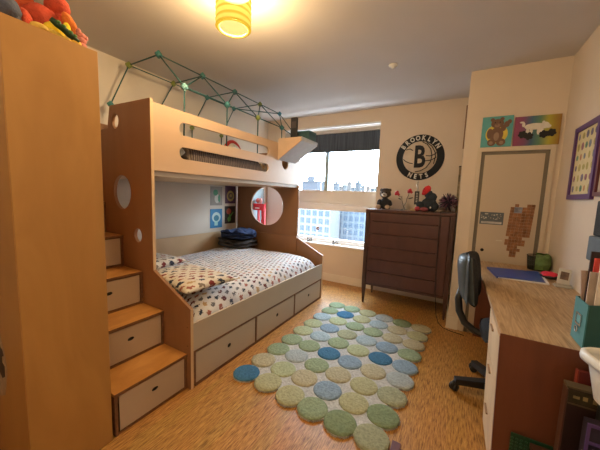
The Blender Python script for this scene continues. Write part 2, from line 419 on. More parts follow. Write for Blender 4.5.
tag(obj('ceiling_sprinkler', MB().lathe([(0, -.028), (.016, -.028), (.018, -.014), (.038, -.010), (.042, 0), (0, 0)], (.83, 1.57, H), 24), MAT['white_plastic']), 'small round white cap on the ceiling toward the window', 'sprinkler')

# ------------------------------------------------------------------ wardrobe at the left
WXF, WY0, WY1, WH = -.03, -.81, -.492, 1.94
wd = thing('wardrobe', 'tall honey-coloured plywood wardrobe filling the left edge of the photo', 'wardrobe', (-.75, -.65, 0))
obj('body', MB().box(XL+.01, WXF-.001, WY0+.018, WY1-.018, 0, WH-.018), MAT['wardrobe'], wd, True)
obj('side_panel', MB().box(XL+.01, WXF, WY0, WY0+.018, 0, WH-.018, .002), MAT['wardrobe'], wd, True)
obj('side_panel', MB().box(XL+.01, WXF, WY1-.018, WY1, 0, WH-.018, .002), MAT['wardrobe'], wd, True)
obj('front_panel', MB().box(WXF-.002, WXF+.006, WY0+.002, WY1-.003, .004, WH-.001, .002), MAT['wardrobe'], wd, True)
obj('top_panel', MB().box(XL+.01, WXF-.0025, WY0, WY1, WH-.0175, WH, .001), MAT['wardrobe'], wd, True)
# torn sticker drawing on its near side
rag = [(-.75, .66), (-.55, .69), (-.40, .655), (-.30, .65), (-.262, .60), (-.245, .55), (-.235, .50), (-.262, .42), (-.29, .36), (-.35, .33), (-.5, .31), (-.72, .33)]
st = thing('torn_sticker', 'torn pale paper with dark blotches stuck low on the wardrobe near side', 'sticker', (-.5, WY0-.001, .33))
obj('paper', MB().prism(rag, WY0-.002, WY0-.0005), P((.42, .30, .19), .7, .2), st, True)
obj('print', MB().prism([(-.6, .62), (-.45, .64), (-.315, .635), (-.30, .59), (-.275, .585), (-.262, .56), (-.285, .55), (-.29, .52), (-.262, .51), (-.265, .46), (-.30, .44), (-.36, .47), (-.5, .42), (-.62, .45)], WY0-.003, WY0-.002), P((.05, .028, .018), .7, .3), st, True)

# plush toys on top of it
def plush(name, label, cat, loc, body, extras=(), rz=0, group=None):
    """body: list of (centre, radii, rot) fused as one skin; extras: (part name, blobs, colour)"""
    t = thing(name, label, cat, loc, rz, group)
    for pn, blobs, col in [('body', body[0], body[1])]+list(extras):
        m = MB()
        for i, b_ in enumerate(blobs): m.ball(b_[0], b_[1], b_[2] if len(b_) > 2 else None, lump=.09, seed=i)
        obj(pn, m, plushmat(col), t)
    return t
plush('plush_toy', 'slate blue-grey round plush lying on the wardrobe top at far left', 'plush toy', (-.09, -.770, WH),
      ([((0, -.01, .046), (.055, .052, .046)), ((-.02, -.06, .05), (.05, .05, .05))], (.085, .095, .135)), [('ear', [((.01, .02, .02), (.02, .02, .02))], (.13, .14, .19))])
plush('dragon_plush', 'big orange-red winged plush dragon on the wardrobe top', 'plush toy', (-.165, -.640, WH),
      ([((0, .0, .075), (.07, .075, .075)), ((.04, -.075, .045), (.035, .033, .045)), ((.02, .055, .10), (.035, .035, .05)), ((.02, .05, .17), (.045, .045, .045))], (.50, .060, .022)),
      [('wing', [((-.02, -.10, .13), (.02, .09, .035), (.4, 0, 0))], (.72, .13, .04)), ('arm', [((.065, .075, .10), (.022, .022, .045), (.5, 0, 0)), ((.07, .095, .04), (.02, .02, .03))], (.80, .20, .03)), ('belly', [((.065, .02, .045), (.03, .04, .03))], (.85, .60, .03)),
       ('horn', [((.075, .03, .055), (.014, .045, .022), (.35, 0, 0)), ((.075, .060, .070), (.012, .014, .026))], (.85, .66, .02))])
plush('banana_plush', 'yellow curved plush pod lying along the wardrobe front edge', 'plush toy', (-.075, -.625, WH),
      ([((0, 0, .016), (.022, .045, .016), (-.15, 0, .1)), ((0, .03, .014), (.018, .025, .014))], (.72, .50, .09)))
plush('round_plush', 'small yellow plush ball beside the slate blue plush', 'plush toy', (-.055, -.685, WH), ([((0, 0, .015), (.02, .03, .015))], (.68, .45, .09)))
t = thing('toy_crocodile', 'dark green crinkled toy reptile draped over the yellow pod', 'toy', (-.045, -.592, WH))
m = MB()
zig = [(0, -.06, .062), (.004, -.04, .050), (-.004, -.02, .046), (.006, .0, .030), (-.002, .018, .026), (.006, .034, .016)]
m.tube(zig, [.010, .014, .012, .015, .012, .006], 8)
obj('body', m, P((.010, .040, .010), .6, .4), t)
m = MB()
for k, p in enumerate(zig[1:5]): m.ball((p[0]+.012, p[1], p[2]+.006), (.006, .009, .006), n=6)
obj('crest', m, P((.06, .18, .03), .6), t)
plush('pink_plush', 'knobbly salmon pink plush at the wardrobe top corner', 'plush toy', (-.085, -.532, WH),
      ([((0, 0, .018), (.024, .022, .018)), ((0, -.002, .042), (.026, .022, .014)), ((.004, .0, .062), (.018, .02, .014)), ((0, -.008, .078), (.011, .011, .014)), ((.008, .016, .058), (.012, .009, .010))], (.60, .22, .17)))
plush('round_plush', 'small orange-yellow plush ball under the green toy reptile', 'plush toy', (-.05, -.572, WH), ([((0, .008, .011), (.011, .018, .011))], (.75, .48, .06)))

# ------------------------------------------------------------------ staircase of drawers
SX, SR, SHH, SY0, SY1 = -.034, .242, .2437, -.4756, -.024
sc = thing('drawer_staircase', 'plywood staircase of storage drawers climbing to the upper bunk', 'staircase', (-.7, -.25, 0))
for k in range(6):
    xf_ = SX-k*SR; z0, z1 = SHH*k, SHH*(k+1)
    m = MB()
    m.box(xf_-.30 if k < 5 else XL+.01, xf_, SY0, SY0+.016, z0, z1-.018, .001).box(xf_-.30 if k < 5 else XL+.005, xf_, SY1-.016, SY1, z0, z1-.018, .001)
    m.box(xf_-.22, xf_-.002, SY0+.016, SY1-.016, z0, z0+.014)
    if k == 0: m.box(XL+.01, xf_-.24, SY0, SY1, .0, SHH*1-.02)
    elif k < 5: m.box(XL+.01, xf_-.24, SY0+.001, SY1-.001, z0, z1-.02)
    obj('step_box', m, MAT['edge'], sc, True)
    tr = obj('tread', MB().box((xf_-SR-.004) if k < 5 else XL+.005, xf_+.001, SY0, SY1, z1-.017, z1, .0015), MAT['tread'], sc, True)
    obj('tread_edge', MB().box(xf_+.001, xf_+.004, SY0, SY1, z1-.0165, z1-.001), MAT['edge'], tr, True)
    yc = (SY0+SY1)/2
    f = MB().prism(rect(SY0+.024, SY1-.022, z0+.020, z1-.024), xf_-.005, xf_-.001, 'yz', [ell(yc, (z0+z1)/2+.016, .021, .012, 28)])
    df = obj('drawer', f, MAT['laminate'], sc, True)
    obj('finger_hole_shade', MB().box(xf_-.02, xf_-.0055, yc-.035, yc+.035, (z0+z1)/2-.010, (z0+z1)/2+.042), MAT['hole'], df, True)  # black block close behind the opening, painting the shade inside it

# ------------------------------------------------------------------ bunk bed
BX = XL+.012; XU = -.39; L = 2.01
bb = thing('bunk_bed', 'birch plywood bunk bed with round cutouts, wide lower bed and narrow upper bunk', 'bunk bed', (-.72, 1.0, 0))
prof = [(BX, 0), (0, 0), (0, .560), (XU, .757), (XU, 1.938), (-.894, 1.948), (-.935, 1.785), (-1.03, 1.782), (-1.075, 1.60), (-1.10, 1.235), (BX, 1.235)]
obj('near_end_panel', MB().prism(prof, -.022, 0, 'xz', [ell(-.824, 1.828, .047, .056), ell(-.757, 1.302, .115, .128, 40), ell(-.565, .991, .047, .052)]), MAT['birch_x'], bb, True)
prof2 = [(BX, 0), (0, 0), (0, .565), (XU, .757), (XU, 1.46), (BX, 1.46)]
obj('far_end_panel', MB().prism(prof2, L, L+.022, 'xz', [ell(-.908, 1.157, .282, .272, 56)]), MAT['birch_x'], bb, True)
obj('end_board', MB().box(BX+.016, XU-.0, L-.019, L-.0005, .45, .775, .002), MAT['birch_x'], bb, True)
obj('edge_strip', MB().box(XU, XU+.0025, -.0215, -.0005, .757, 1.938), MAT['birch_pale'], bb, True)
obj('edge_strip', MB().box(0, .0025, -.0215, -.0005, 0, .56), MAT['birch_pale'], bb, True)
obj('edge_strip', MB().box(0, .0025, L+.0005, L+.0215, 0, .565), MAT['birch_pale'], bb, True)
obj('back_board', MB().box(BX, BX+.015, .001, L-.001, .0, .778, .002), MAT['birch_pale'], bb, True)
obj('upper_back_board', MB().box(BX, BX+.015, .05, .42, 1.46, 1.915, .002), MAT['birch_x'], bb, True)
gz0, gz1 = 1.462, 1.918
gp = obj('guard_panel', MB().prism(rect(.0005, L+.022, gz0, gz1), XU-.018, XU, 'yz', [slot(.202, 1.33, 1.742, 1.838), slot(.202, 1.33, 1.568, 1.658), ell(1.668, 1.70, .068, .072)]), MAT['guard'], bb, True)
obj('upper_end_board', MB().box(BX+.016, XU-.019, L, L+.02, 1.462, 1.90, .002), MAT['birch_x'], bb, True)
obj('upper_deck', MB().box(BX+.016, XU-.02, .001, L-.001, 1.425, 1.462, .002), MAT['birch_pale'], bb, True)
obj('deck_rail', MB().box(XU-.05, XU-.019, .001, L-.001, 1.425, 1.4618, .002), MAT['laminate_bed'], bb, True)
obj('side_rail', MB().box(-.018, 0, .0005, L-.0005, .262, .455, .0015), MAT['laminate_bed'], bb, True)
obj('mattress_base', MB().box(BX+.016, -.019, .001, L-.001, .262, .285), MAT['birch_pale'], bb, True)
obj('drawer_frame', MB().box(-.60, -.018, .001, L-.001, .0, .018).box(-.60, 0, .001, L-.001, .248, .261).box(-.60, 0, .001, .018, .018, .248)
    .box(-.60, 0, .664, .680, .018, .248).box(-.60, 0, 1.330, 1.346, .018, .248).box(-.60, 0, 1.99, L-.001, .018, .248).box(-.018, 0, .018, L-.018, 0, .016), MAT['edge'], bb, True)
for y0, y1 in ((.018, .664), (.680, 1.330), (1.346, 1.99)):
    yc = (y0+y1)/2
    dr = obj('drawer', MB().prism(rect(y0+.006, y1-.006, .024, .242), -.006, -.002, 'yz', [ell(yc, .142, .019, .017, 28)]), MAT['laminate_bed'], bb, True)
    obj('finger_hole_shade', MB().box(-.018, -.0065, yc-.03, yc+.03, .11, .175), MAT['hole'], dr, True)  # same black block, shade of the bed drawer's opening put into colour
m = MB()
for y0 in (.25, .80, 1.20, 1.75): m.lathe([(0, -.021), (.004, -.021), (.004, -.0195)], (XU+.12, 0, .64), 10, 'y') if False else None
m.lathe([(0, -.0245), (.005, -.0245), (.005, -.022)], (-.03, 0, .43), 10, 'y').lathe([(0, -.0245), (.005, -.0245), (.005, -.022)], (-.03, 0, .30), 10, 'y')
obj('bolt', m, MAT['edge'], bb, True)

# the two mattresses
def sheet_mat(name, cell, ground, a=(.30, .035, .035), b_=(.03, .05, .10), c=(.20, .21, .23), rotz=0.0, th=.46):
    m, nt, b = newmat(name)
    v = coords(nt, (1/cell, 1/(cell*1.35), 1/cell), (0, 0, rotz))
    # every second row is shifted half a cell; each cell holds one small figure: a head and a body
    sp = N(nt, 'ShaderNodeSeparateXYZ'); nt.links.new(v, sp.inputs[0])
    fl = N(nt, 'ShaderNodeMath', operation='FLOOR'); nt.links.new(sp.outputs['Y'], fl.inputs[0])
    hf = N(nt, 'ShaderNodeMath', operation='MULTIPLY_ADD'); hf.inputs[1].default_value = .5; nt.links.new(fl.outputs[0], hf.inputs[0]); nt.links.new(sp.outputs['X'], hf.inputs[2])
    fx = N(nt, 'ShaderNodeMath', operation='FRACT'); nt.links.new(hf.outputs[0], fx.inputs[0])
    fy = N(nt, 'ShaderNodeMath', operation='FRACT'); nt.links.new(sp.outputs['Y'], fy.inputs[0])
    cx = N(nt, 'ShaderNodeMath', operation='FLOOR'); nt.links.new(hf.outputs[0], cx.inputs[0])
    cb = N(nt, 'ShaderNodeCombineXYZ'); nt.links.new(cx.outputs[0], cb.inputs[0]); nt.links.new(fl.outputs[0], cb.inputs[1])
    wn = N(nt, 'ShaderNodeTexWhiteNoise'); wn.noise_dimensions = '2D'; nt.links.new(cb.outputs[0], wn.inputs['Vector'])
    cf = N(nt, 'ShaderNodeCombineXYZ'); nt.links.new(fx.outputs[0], cf.inputs[0]); nt.links.new(fy.outputs[0], cf.inputs[1])
    ns = N(nt, 'ShaderNodeTexNoise'); ns.inputs['Scale'].default_value = 3.4; nt.links.new(v, ns.inputs['Vector'])
    sc_ = N(nt, 'ShaderNodeVectorMath', operation='SCALE'); sc_.inputs['Scale'].default_value = .95; nt.links.new(ns.outputs['Color'], sc_.inputs[0])
    ad = N(nt, 'ShaderNodeVectorMath', operation='ADD'); nt.links.new(cf.outputs[0], ad.inputs[0]); nt.links.new(sc_.outputs[0], ad.inputs[1])
    sb = N(nt, 'ShaderNodeVectorMath', operation='SUBTRACT'); sb.inputs[1].default_value = (.975, .975, .475); nt.links.new(ad.outputs[0], sb.inputs[0])
    ml = N(nt, 'ShaderNodeVectorMath', operation='MULTIPLY'); ml.inputs[1].default_value = (1.3, .85, 0); nt.links.new(sb.outputs[0], ml.inputs[0])
    ln = N(nt, 'ShaderNodeVectorMath', operation='LENGTH'); nt.links.new(ml.outputs[0], ln.inputs[0])
    lt = N(nt, 'ShaderNodeMath', operation='LESS_THAN'); lt.inputs[1].default_value = th*.62; nt.links.new(ln.outputs['Value'], lt.inputs[0])
    cr = N(nt, 'ShaderNodeValToRGB'); cr.color_ramp.interpolation = 'CONSTANT'; e = cr.color_ramp.elements
    cols = [a, b_, c, (.50, .35, .20), a, b_, (.36, .12, .09)]
    while len(e) < len(cols): e.new(.5)
    for i, q in enumerate(cols): e[i].position = i/len(cols); e[i].color = c4(q)
    nt.links.new(wn.outputs['Value'], cr.inputs[0])
    mx = N(nt, 'ShaderNodeMix', data_type='RGBA'); nt.links.new(lt.outputs[0], mx.inputs[0]); mx.inputs[6].default_value = c4(ground); nt.links.new(cr.outputs[0], mx.inputs[7])
    nt.links.new(mx.outputs[2], b.inputs['Base Color']); b.inputs['Roughness'].default_value = .9
    n3 = N(nt, 'ShaderNodeTexNoise'); n3.inputs['Scale'].default_value = 9; n3.inputs['Detail'].default_value = 3; nt.links.new(coords(nt), n3.inputs['Vector']); bump(nt, b, n3.outputs[0], .5, .02)
    return m
def pad(x0, x1, y0, y1, z0, z1, crown, wrinkle, nx=60, ny=80, pw=10, seed=0):
    def fn(u, v):
        a, b_ = 2*u-1, 2*v-1
        e = max(0, 1-abs(a)**pw)*max(0, 1-abs(b_)**pw)
        e = e**.45
        x, y = x0+(x1-x0)*u, y0+(y1-y0)*v
        k = noise.noise(Vector((x*3.2+seed, y*3.2, seed)))*wrinkle + noise.noise(Vector((x*9, y*9, seed+4)))*wrinkle*.45
        return (x, y, z0+(z1-z0)*e+(crown*(1-a*a)*(1-b_*b_)+k)*e)
    m = MB().grid(nx, ny, fn)
    m.grid(1, 1, lambda u, v: (x0+(x1-x0)*u, y0+(y1-y0)*v, z0), flip=True)
    return m
mt = thing('mattress', 'full size lower mattress in a white sheet printed with small dark red and navy figures', 'mattress', (-.72, 1.0, .286))
obj('fitted_sheet', pad(BX+.02, -.020, .004, L-.022, .2865, .585, .018, .010), sheet_mat('printed_sheet', .042, (.76, .76, .79), (.13, .03, .035), (.03, .045, .08), (.14, .14, .16)), mt, True)
def pillow(name, label, loc, lx, ly, h, rz, mat, cat='pillow', group=None, seed=0, tilt=0):
    t = tag(obj(name, MB(), mat), label, cat, group)
    bm = bmesh.new()
    m = MB()
    def fn(sgn):
        def f(u, v):
            a, b_ = 2*u-1, 2*v-1
            e = (max(0, 1-abs(a)**3.2)*max(0, 1-abs(b_)**3.2))**.5
            k = 1-.10*(1-abs(b_)**2)*abs(a)**4; k2 = 1-.10*(1-abs(a)**2)*abs(b_)**4
            n_ = noise.noise(Vector((a*2+seed, b_*2, seed)))*.15+noise.noise(Vector((a*5+seed, b_*5, seed+2)))*.07
            return (a*lx/2*k, b_*ly/2*k2, h*.42+sgn*(h*.5*e*(1+n_) if sgn > 0 else h*.42*e))
        return f
    m.grid(36, 24, fn(1)); m.grid(36, 24, fn(-1), flip=True)
    bmesh.ops.remove_doubles(m.bm, verts=m.bm.verts, dist=.0005)
    m.bm.to_mesh(t.data); m.bm.free(); bm.free()
    if not t.data.materials: t.data.materials.append(mat)
    t.location = loc; t.rotation_euler = (tilt, 0, rz)
    return t
sheet_big = sheet_mat('printed_pillowcase', .056, (.72, .67, .59), (.20, .03, .03), (.03, .04, .07), (.22, .17, .12), .5, .5)
pillow('bed_pillow', 'cream pillow with dark red figures at the near end of the lower bed, front one', (-.36, .25, .606), .66, .45, .10, -.10, sheet_big, seed=1)
pillow('bed_pillow', 'cream patterned pillow at the near end of the lower bed against the wall side', (-1.07, .30, .612), .64, .50, .11, .10, sheet_big, seed=5)
# folded blankets in the far corner
def folded(name, label, x0, x1, y0, y1, z, layers, h, mat, seed):
    m = MB()
    for k in range(layers):
        j = lambda a: noise.noise(Vector((a*3.1+seed, k*2.3, seed)))*.02
        bx0, bx1, by0, by1 = x0+j(1), x1+j(2), y0+j(3), y1+j(4)
        za, zb = z+h*k/layers, z+h*(k+1)/layers
        def fn(u, v):
            th = 2*PI*u; c, s_ = math.cos(th), math.sin(th)
            sg = lambda q, p: math.copysign(abs(q)**p, q)
            yy = (by0+by1)/2+(by1-by0)/2*sg(c, .35); zz = (za+zb)/2+(zb-za)/2*1.0*sg(s_, .55)
            xx = bx0+(bx1-bx0)*v
            q = noise.noise(Vector((xx*8, yy*8, k+seed)))*.034; yy += noise.noise(Vector((xx*7, zz*9, seed)))*.03
            e = 1-abs(2*v-1)**14*.5
            return (xx, (by0+by1)/2+(yy-(by0+by1)/2)*e, (za+zb)/2+(zz-(za+zb)/2)*e + (q if s_ > 0 and k == layers-1 else 0))
        m.grid(40, 22, fn)
        bmesh.ops.remove_doubles(m.bm, verts=m.bm.verts, dist=.0003)
        bmesh.ops.holes_fill(m.bm, edges=[e for e in m.bm.edges if e.is_boundary], sides=60)
    for v in m.bm.verts:
        q = v.co*8.5+Vector((seed, seed, 0)); f_ = min(1, max(0, (v.co.z-z)/h*1.6))
        v.co += Vector((noise.noise(q), noise.noise(q+Vector((9, 0, 0))), noise.noise(q+Vector((0, 9, 0)))*1.3))*.034*f_
    o = obj(name, m, mat); return tag(o, label, 'blanket')
folded('folded_blanket', 'folded dark grey-brown blanket at the bottom of the stack in the bed corner', -1.40, -.95, 1.50, 1.93, .602, 2, .085, P((.055, .048, .045), .95, .3, .6), 2)
folded('folded_blanket', 'folded navy blue blanket on top of the stack in the bed corner', -1.37, -.96, 1.54, 1.91, .712, 3, .105, P((.018, .035, .10), .95, .4, .6), 9)

um = thing('upper_mattress', 'upper bunk mattress under a dark brown ribbed cover, seen through the slots', 'mattress', (-.9, 1.0, 1.463))
def rib_mat():
    m, nt, b = newmat('brown_ribbed_blanket')
    wv = N(nt, 'ShaderNodeTexWave'); wv.bands_direction = 'Y'; wv.inputs['Scale'].default_value = 14; wv.inputs['Distortion'].default_value = 4; wv.inputs['Detail'].default_value = 2
    nt.links.new(coords(nt), wv.inputs['Vector']); nt.links.new(ramp(nt, wv.outputs['Fac'], [(.2, (.055, .04, .034)), (.8, (.16, .12, .10))]), b.inputs['Base Color'])
    b.inputs['Roughness'].default_value = .95; bump(nt, b, wv.outputs['Fac'], .5, .01); return m
obj('foam', MB().box(BX+.02, XU-.021, .012, L-.012, 1.4635, 1.552, .02, 4), P((.40, .38, .35), .9, .1), um, True)
obj('blanket', pad(BX+.022, XU-.021, .30, 1.25, 1.5525, 1.690, .01, .014, 60, 60, pw=24, seed=3), rib_mat(), um, True)
pillow('bunk_pillow', 'pale grey pillow at the near end of the upper bunk slot', (-.575, .165, 1.556), .31, .23, .17, .05, P((.42, .43, .41), .9, .1), seed=3)
pillow('bunk_pillow', 'white and grey patterned pillow at the far end of the upper bunk slot', (-.58, 1.475, 1.556), .31, .36, .16, -.05, sheet_mat('grey_print', .05, (.62, .60, .58), (.2, .2, .2), (.1, .1, .1), (.3, .28, .25)), seed=8)
t = thing('round_plush', 'red and white round plush seen through the upper slot', 'plush toy', (-1.10, 1.50, 1.556))
obj('body', MB().ball((0, 0, .20), (.12, .15, .20), n=16, lump=.03), plushmat((.62, .58, .50)), t)
obj('hood', MB().tube([(.02+.10*math.cos(a)*0, .158*math.cos(a), .20+.212*math.sin(a)) for a in [R(10+k*16) for k in range(11)]], .022, 10), plushmat((.42, .03, .02)), t)

# wedge shelf hooked over the guard panel
ws = thing('bedside_shelf', 'triangular pale bedside shelf hooked on the upper bunk guard panel', 'shelf', (-.22, 1.75, 1.73))
x1_ = -.085
obj('side_panel', MB().prism([(XU+.001, 1.965), (x1_, 1.965), (x1_, 1.925), (XU+.001, 1.725)], 1.505, 1.520, 'xz'), MAT['guard'], ws, True)
obj('side_panel', MB().prism([(XU+.001, 1.965), (x1_, 1.965), (x1_, 1.925), (XU+.001, 1.725)], 1.885, 1.900, 'xz'), MAT['guard'], ws, True)
obj('sloped_bottom', MB().prism([(XU+.001, 1.725), (x1_+.004, 1.925), (x1_+.004, 1.945), (XU+.001, 1.745)], 1.5205, 1.8845, 'xz'), P((.50, .49, .48), .5), ws, True)
obj('front_lip', MB().box(x1_-.008, x1_+.004, 1.505, 1.90, 1.9455, 1.966, .002), P((.45, .46, .47), .5), ws, True)
tb = thing('storage_box', 'dark teal box standing in the bedside shelf', 'box', (-.19, 1.77, 1.90))
obj('box_body', MB().box(-.285, -.098, 1.70, 1.882, 1.950, 2.055, .006), P((.03, .085, .09), .6), tb, True)
obj('box_lid', MB().box(-.290, -.094, 1.695, 1.8835, 2.056, 2.075, .004), P((.05, .13, .13), .6), tb, True)
tg = thing('handheld_radio', 'tall black handset standing upright in the bedside shelf', 'radio', (-.2, 1.58, 1.90))
obj('handset_body', MB().box(-.266, -.180, 1.56, 1.588, 1.90, 2.195, .012, 3), MAT['black'], tg, True)
obj('handset_grille', MB().box(-.252, -.195, 1.557, 1.5605, 2.08, 2.15, .002), P((.06, .05, .05), .5), tg, True)

# construction-kit tunnel of rods and balls above the bunk
kit = thing('rod_and_ball_frame', 'teal construction kit tunnel of rods and ball joints standing over the upper bunk', 'construction toy', (-.85, 1.2, 1.63))
ROD = P((.012, .075, .075), .6); BT = P((.04, .17, .18), .4, .2); BG = P((.19, .24, .05), .4, .2); BW = P((.16, .34, .34), .4, .2); BB = P((.04, .25, .36), .4, .2)
ys = [.36, .825, 1.285, 1.75, 2.20]
BK = [Vector((-1.30, y, 2.468)) for y in ys[:4]]; CR = [Vector((-.855, y, 2.470)) for y in ys]; FR = [Vector((-.49, y-.03, 2.140)) for y in ys]
BKL = [Vector((-1.32, .20, 2.075))]+[Vector((-1.33, y-.20, 2.07)) for y in ys[1:4]]; FRL = [Vector((-.47, y-.055, 1.735 if y < 1.2 else 1.575)) for y in ys[:4]]
FR[4] = Vector((-.46, 2.08, 2.06))
edges = []
for i in range(3): edges.append((BK[i], BK[i+1]))
for i in range(4): edges += [(CR[i], CR[i+1]), (FR[i], FR[i+1]), (BKL[i], BK[i]), (FR[i], FRL[i]), (CR[i], BK[i]), (CR[i], FR[i]), (CR[i+1], FR[i])]
edges += [(CR[4], FR[4]), (CR[4], BK[3])]
for i in range(4): edges.append((BKL[i], Vector((-1.33, BKL[i].y, 1.725 if .3 < BKL[i].y < 1.2 else 1.575))))
for a, b_ in edges:
    d_ = (b_-a).normalized()
    obj('rod', MB().tube([a+d_*.014, b_-d_*.014], .0058, 8), ROD, kit, True)
def joint(p, r, m_):
    q = MB().ball(p, r, n=9)
    for ax in (Vector((1, 0, 0)), Vector((0, 1, 0)), Vector((0, 0, 1))):
        for s_ in (1, -1): q.tube([Vector(p)+ax*s_*r*.8, Vector(p)+ax*s_*r*1.12], r*.38, 8)
    obj('ball_joint', q, m_, kit, True)
for i, p in enumerate(BK): joint(p, .026, [BG, BG, BT, BT][i])
for i, p in enumerate(CR): joint(p, .027, [BT, BT, BT, BG, BB][i])
for i, p in enumerate(FR): joint(p, .027, [BW, BT, BG, BT, BB][i])
for i, p in enumerate(BKL): joint(p, .025, [BT, BG, BG, BG][i])

# pictures on the wall inside the lower bunk
def card(name, label, y0, y1, z0, z1, bgc, shapes, group=None):
    t = thing(name, label, 'picture', (XL+.001, (y0+y1)/2, z0), 0, group)
    obj('card', MB().box(XL+.001, XL+.006, y0, y1, z0, z1, .001), P(bgc, .6), t, True)
    W, Hh = y1-y0, z1-z0
    for i, (pts, col) in enumerate(shapes):
        obj('printed_shape', MB().prism([(y0+W*a, z0+Hh*b_) for a, b_ in pts], XL+.006, XL+.0068+.0004*i, 'yz'), P(col, .6), t, True)
E_ = lambda cx, cy, rx, ry: ell(cx, cy, rx, ry, 20)
card('small_picture', 'grey picture with a white and green blob, upper left of the four', 1.49, 1.705, 1.145, 1.405, (.30, .28, .25), [(E_(.55, .36, .22, .24), (.62, .63, .58)), (E_(.42, .68, .2, .16), (.06, .26, .14)), (E_(.72, .38, .10, .2), (.08, .30, .18))])
card('small_picture', 'purple picture with a yellow ring, upper right of the four', 1.765, 1.975, 1.17, 1.43, (.09, .045, .10), [(E_(.5, .42, .36, .30), (.52, .44, .16)), (E_(.5, .42, .24, .18), (.16, .13, .14)), (E_(.54, .44, .12, .09), (.5, .42, .2))])
card('small_picture', 'bright blue picture with a pale round cap shape, lower left of the four', 1.485, 1.705, .83, 1.095, (.025, .20, .42), [(E_(.5, .56, .36, .27), (.45, .62, .60)), (E_(.5, .52, .22, .16), (.04, .20, .28)), (rect(.34, .62, .12, .36), (.35, .62, .60))])
card('small_picture', 'black picture with a red flower on a green stem, lower right of the four', 1.76, 1.975, .875, 1.13, (.03, .022, .02), [(E_(.36, .70, .22, .17), (.50, .10, .05)), ([(.3, .1), (.42, .12), (.5, .5), (.4, .55)], (.10, .34, .08)), ([(.5, .35), (.8, .62), (.76, .68), (.48, .46)], (.12, .36, .08)), (E_(.40, .26, .16, .14), (.14, .42, .10))])

# red toy stand in the corner behind the bunk
rs = thing('red_toy_stand', 'bright red plastic play stand in the window corner, seen through the round cutout', 'toy stand', (-1.36, 2.42, 0))
RED = P((.62, .015, .03), .4)
obj('post', MB().box(-1.31, -1.25, 2.42, 2.46, .0, 1.16, .004), RED, rs, True)
obj('post', MB().box(-1.395, -1.37, 2.42, 2.46, .0, 1.12, .004), RED, rs, True)
obj('cross_board', MB().box(-1.455, -1.24, 2.39, 2.419, 1.06, 1.17, .004), RED, rs, True)
obj('foot', MB().box(-1.45, -1.22, 2.28, 2.58, 0, .03, .004), RED, rs, True)
obj('label_strip', MB().box(-1.42, -1.33, 2.387, 2.3899, 1.085, 1.105), P((.75, .72, .7), .5), rs, True)
obj('arm', MB().tube([(-1.25, 2.40, 1.165), (-1.15, 2.36, 1.19)], .010, 8).ball((-1.33, 2.42, 1.215), (.03, .03, .045), n=8), P((.72, .35, .33), .5), rs, True)
t = thing('wall_mirror', 'pale blue-white framed wall panel beside the window corner', 'mirror', (XL+.001, 2.45, 1.0))
obj('mirror_frame', MB().prism(rect(2.20, 2.70, .75, 1.44), XL+.001, XL+.02, 'yz', [rect(2.225, 2.675, .775, 1.415)]), MAT['frame_white'], t, True)
obj('mirror_face', MB().box(XL+.001, XL+.010, 2.226, 2.674, .776, 1.414), P((.42, .55, .62), .25), t, True)
tag(obj('toy_ball', MB().ball((-1.40, 2.44, 1.215), .04, n=12), P((.6, .12, .1), .5)), 'small red ball on top of the red play stand', 'ball')
#PART3
# ------------------------------------------------------------------ rug of tufted circles
rug = thing('rug', 'pale rug of tufted green, blue and beige circles on the floor by the bed', 'rug', (.72, 1.05, 0))
CIRC = [(1.148, 0.238, 'm'), (0.963, 0.245, 'v'), (0.775, 0.258, 'g'), (0.600, 0.278, 'o'), (0.207, 0.301, 'd'), (0.400, 0.305, 'o'), (1.167, 0.430, 'v'), (0.981, 0.437, 'o'), (0.791, 0.452, 'u'), (0.411, 0.483, 'l'), (0.595, 0.481, 'b'), (0.216, 0.496, 'b'), (0.989, 0.631, 'o'), (1.180, 0.632, 'm'), (0.790, 0.648, 'b'), (0.604, 0.664, 'g'), (0.408, 0.688, 'c'), (0.227, 0.693, 'g'), (1.002, 0.828, 'b'), (1.198, 0.833, 'c'), (0.810, 0.845, 'u'), (0.62, 0.867, 'd'), (0.426, 0.882, 'g'), (0.241, 0.891, 'g'), (1.201, 1.023, 'u'), (1.008, 1.033, 'd'), (0.814, 1.047, 'l'), (0.625, 1.068, 'g'), (0.436, 1.083, 's'), (0.248, 1.094, 'l'), (1.207, 1.222, 'g'), (1.017, 1.234, 'u'), (0.638, 1.26, 'm'), (0.828, 1.25, 's'), (0.447, 1.28, 'u'), (0.260, 1.285, 'l'), (1.214, 1.417, 'b'), (1.025, 1.430, 'b'), (0.838, 1.446, 'g'), (0.648, 1.465, 'g'), (0.458, 1.478, 'l'), (0.270, 1.483, 's'), (1.223, 1.608, 'o'), (1.035, 1.624, 'b'), (0.846, 1.640, 's'), (0.656, 1.665, 'o'), (0.466, 1.673, 'd'), (0.279, 1.680, 'g'), (1.237, 1.802, 'b'), (1.049, 1.817, 'v'), (0.860, 1.836, 'c'), (0.668, 1.857, 'o'), (0.288, 1.875, 'g'), (0.476, 1.868, 'g')]
RC = {'m': (.30, .32, .21), 'v': (.19, .25, .14), 'g': (.25, .32, .20), 'o': (.37, .37, .22), 'd': (.045, .15, .27), 'l': (.37, .41, .25), 'b': (.40, .37, .25), 'u': (.22, .31, .40), 'c': (.34, .39, .40), 's': (.32, .41, .45)}
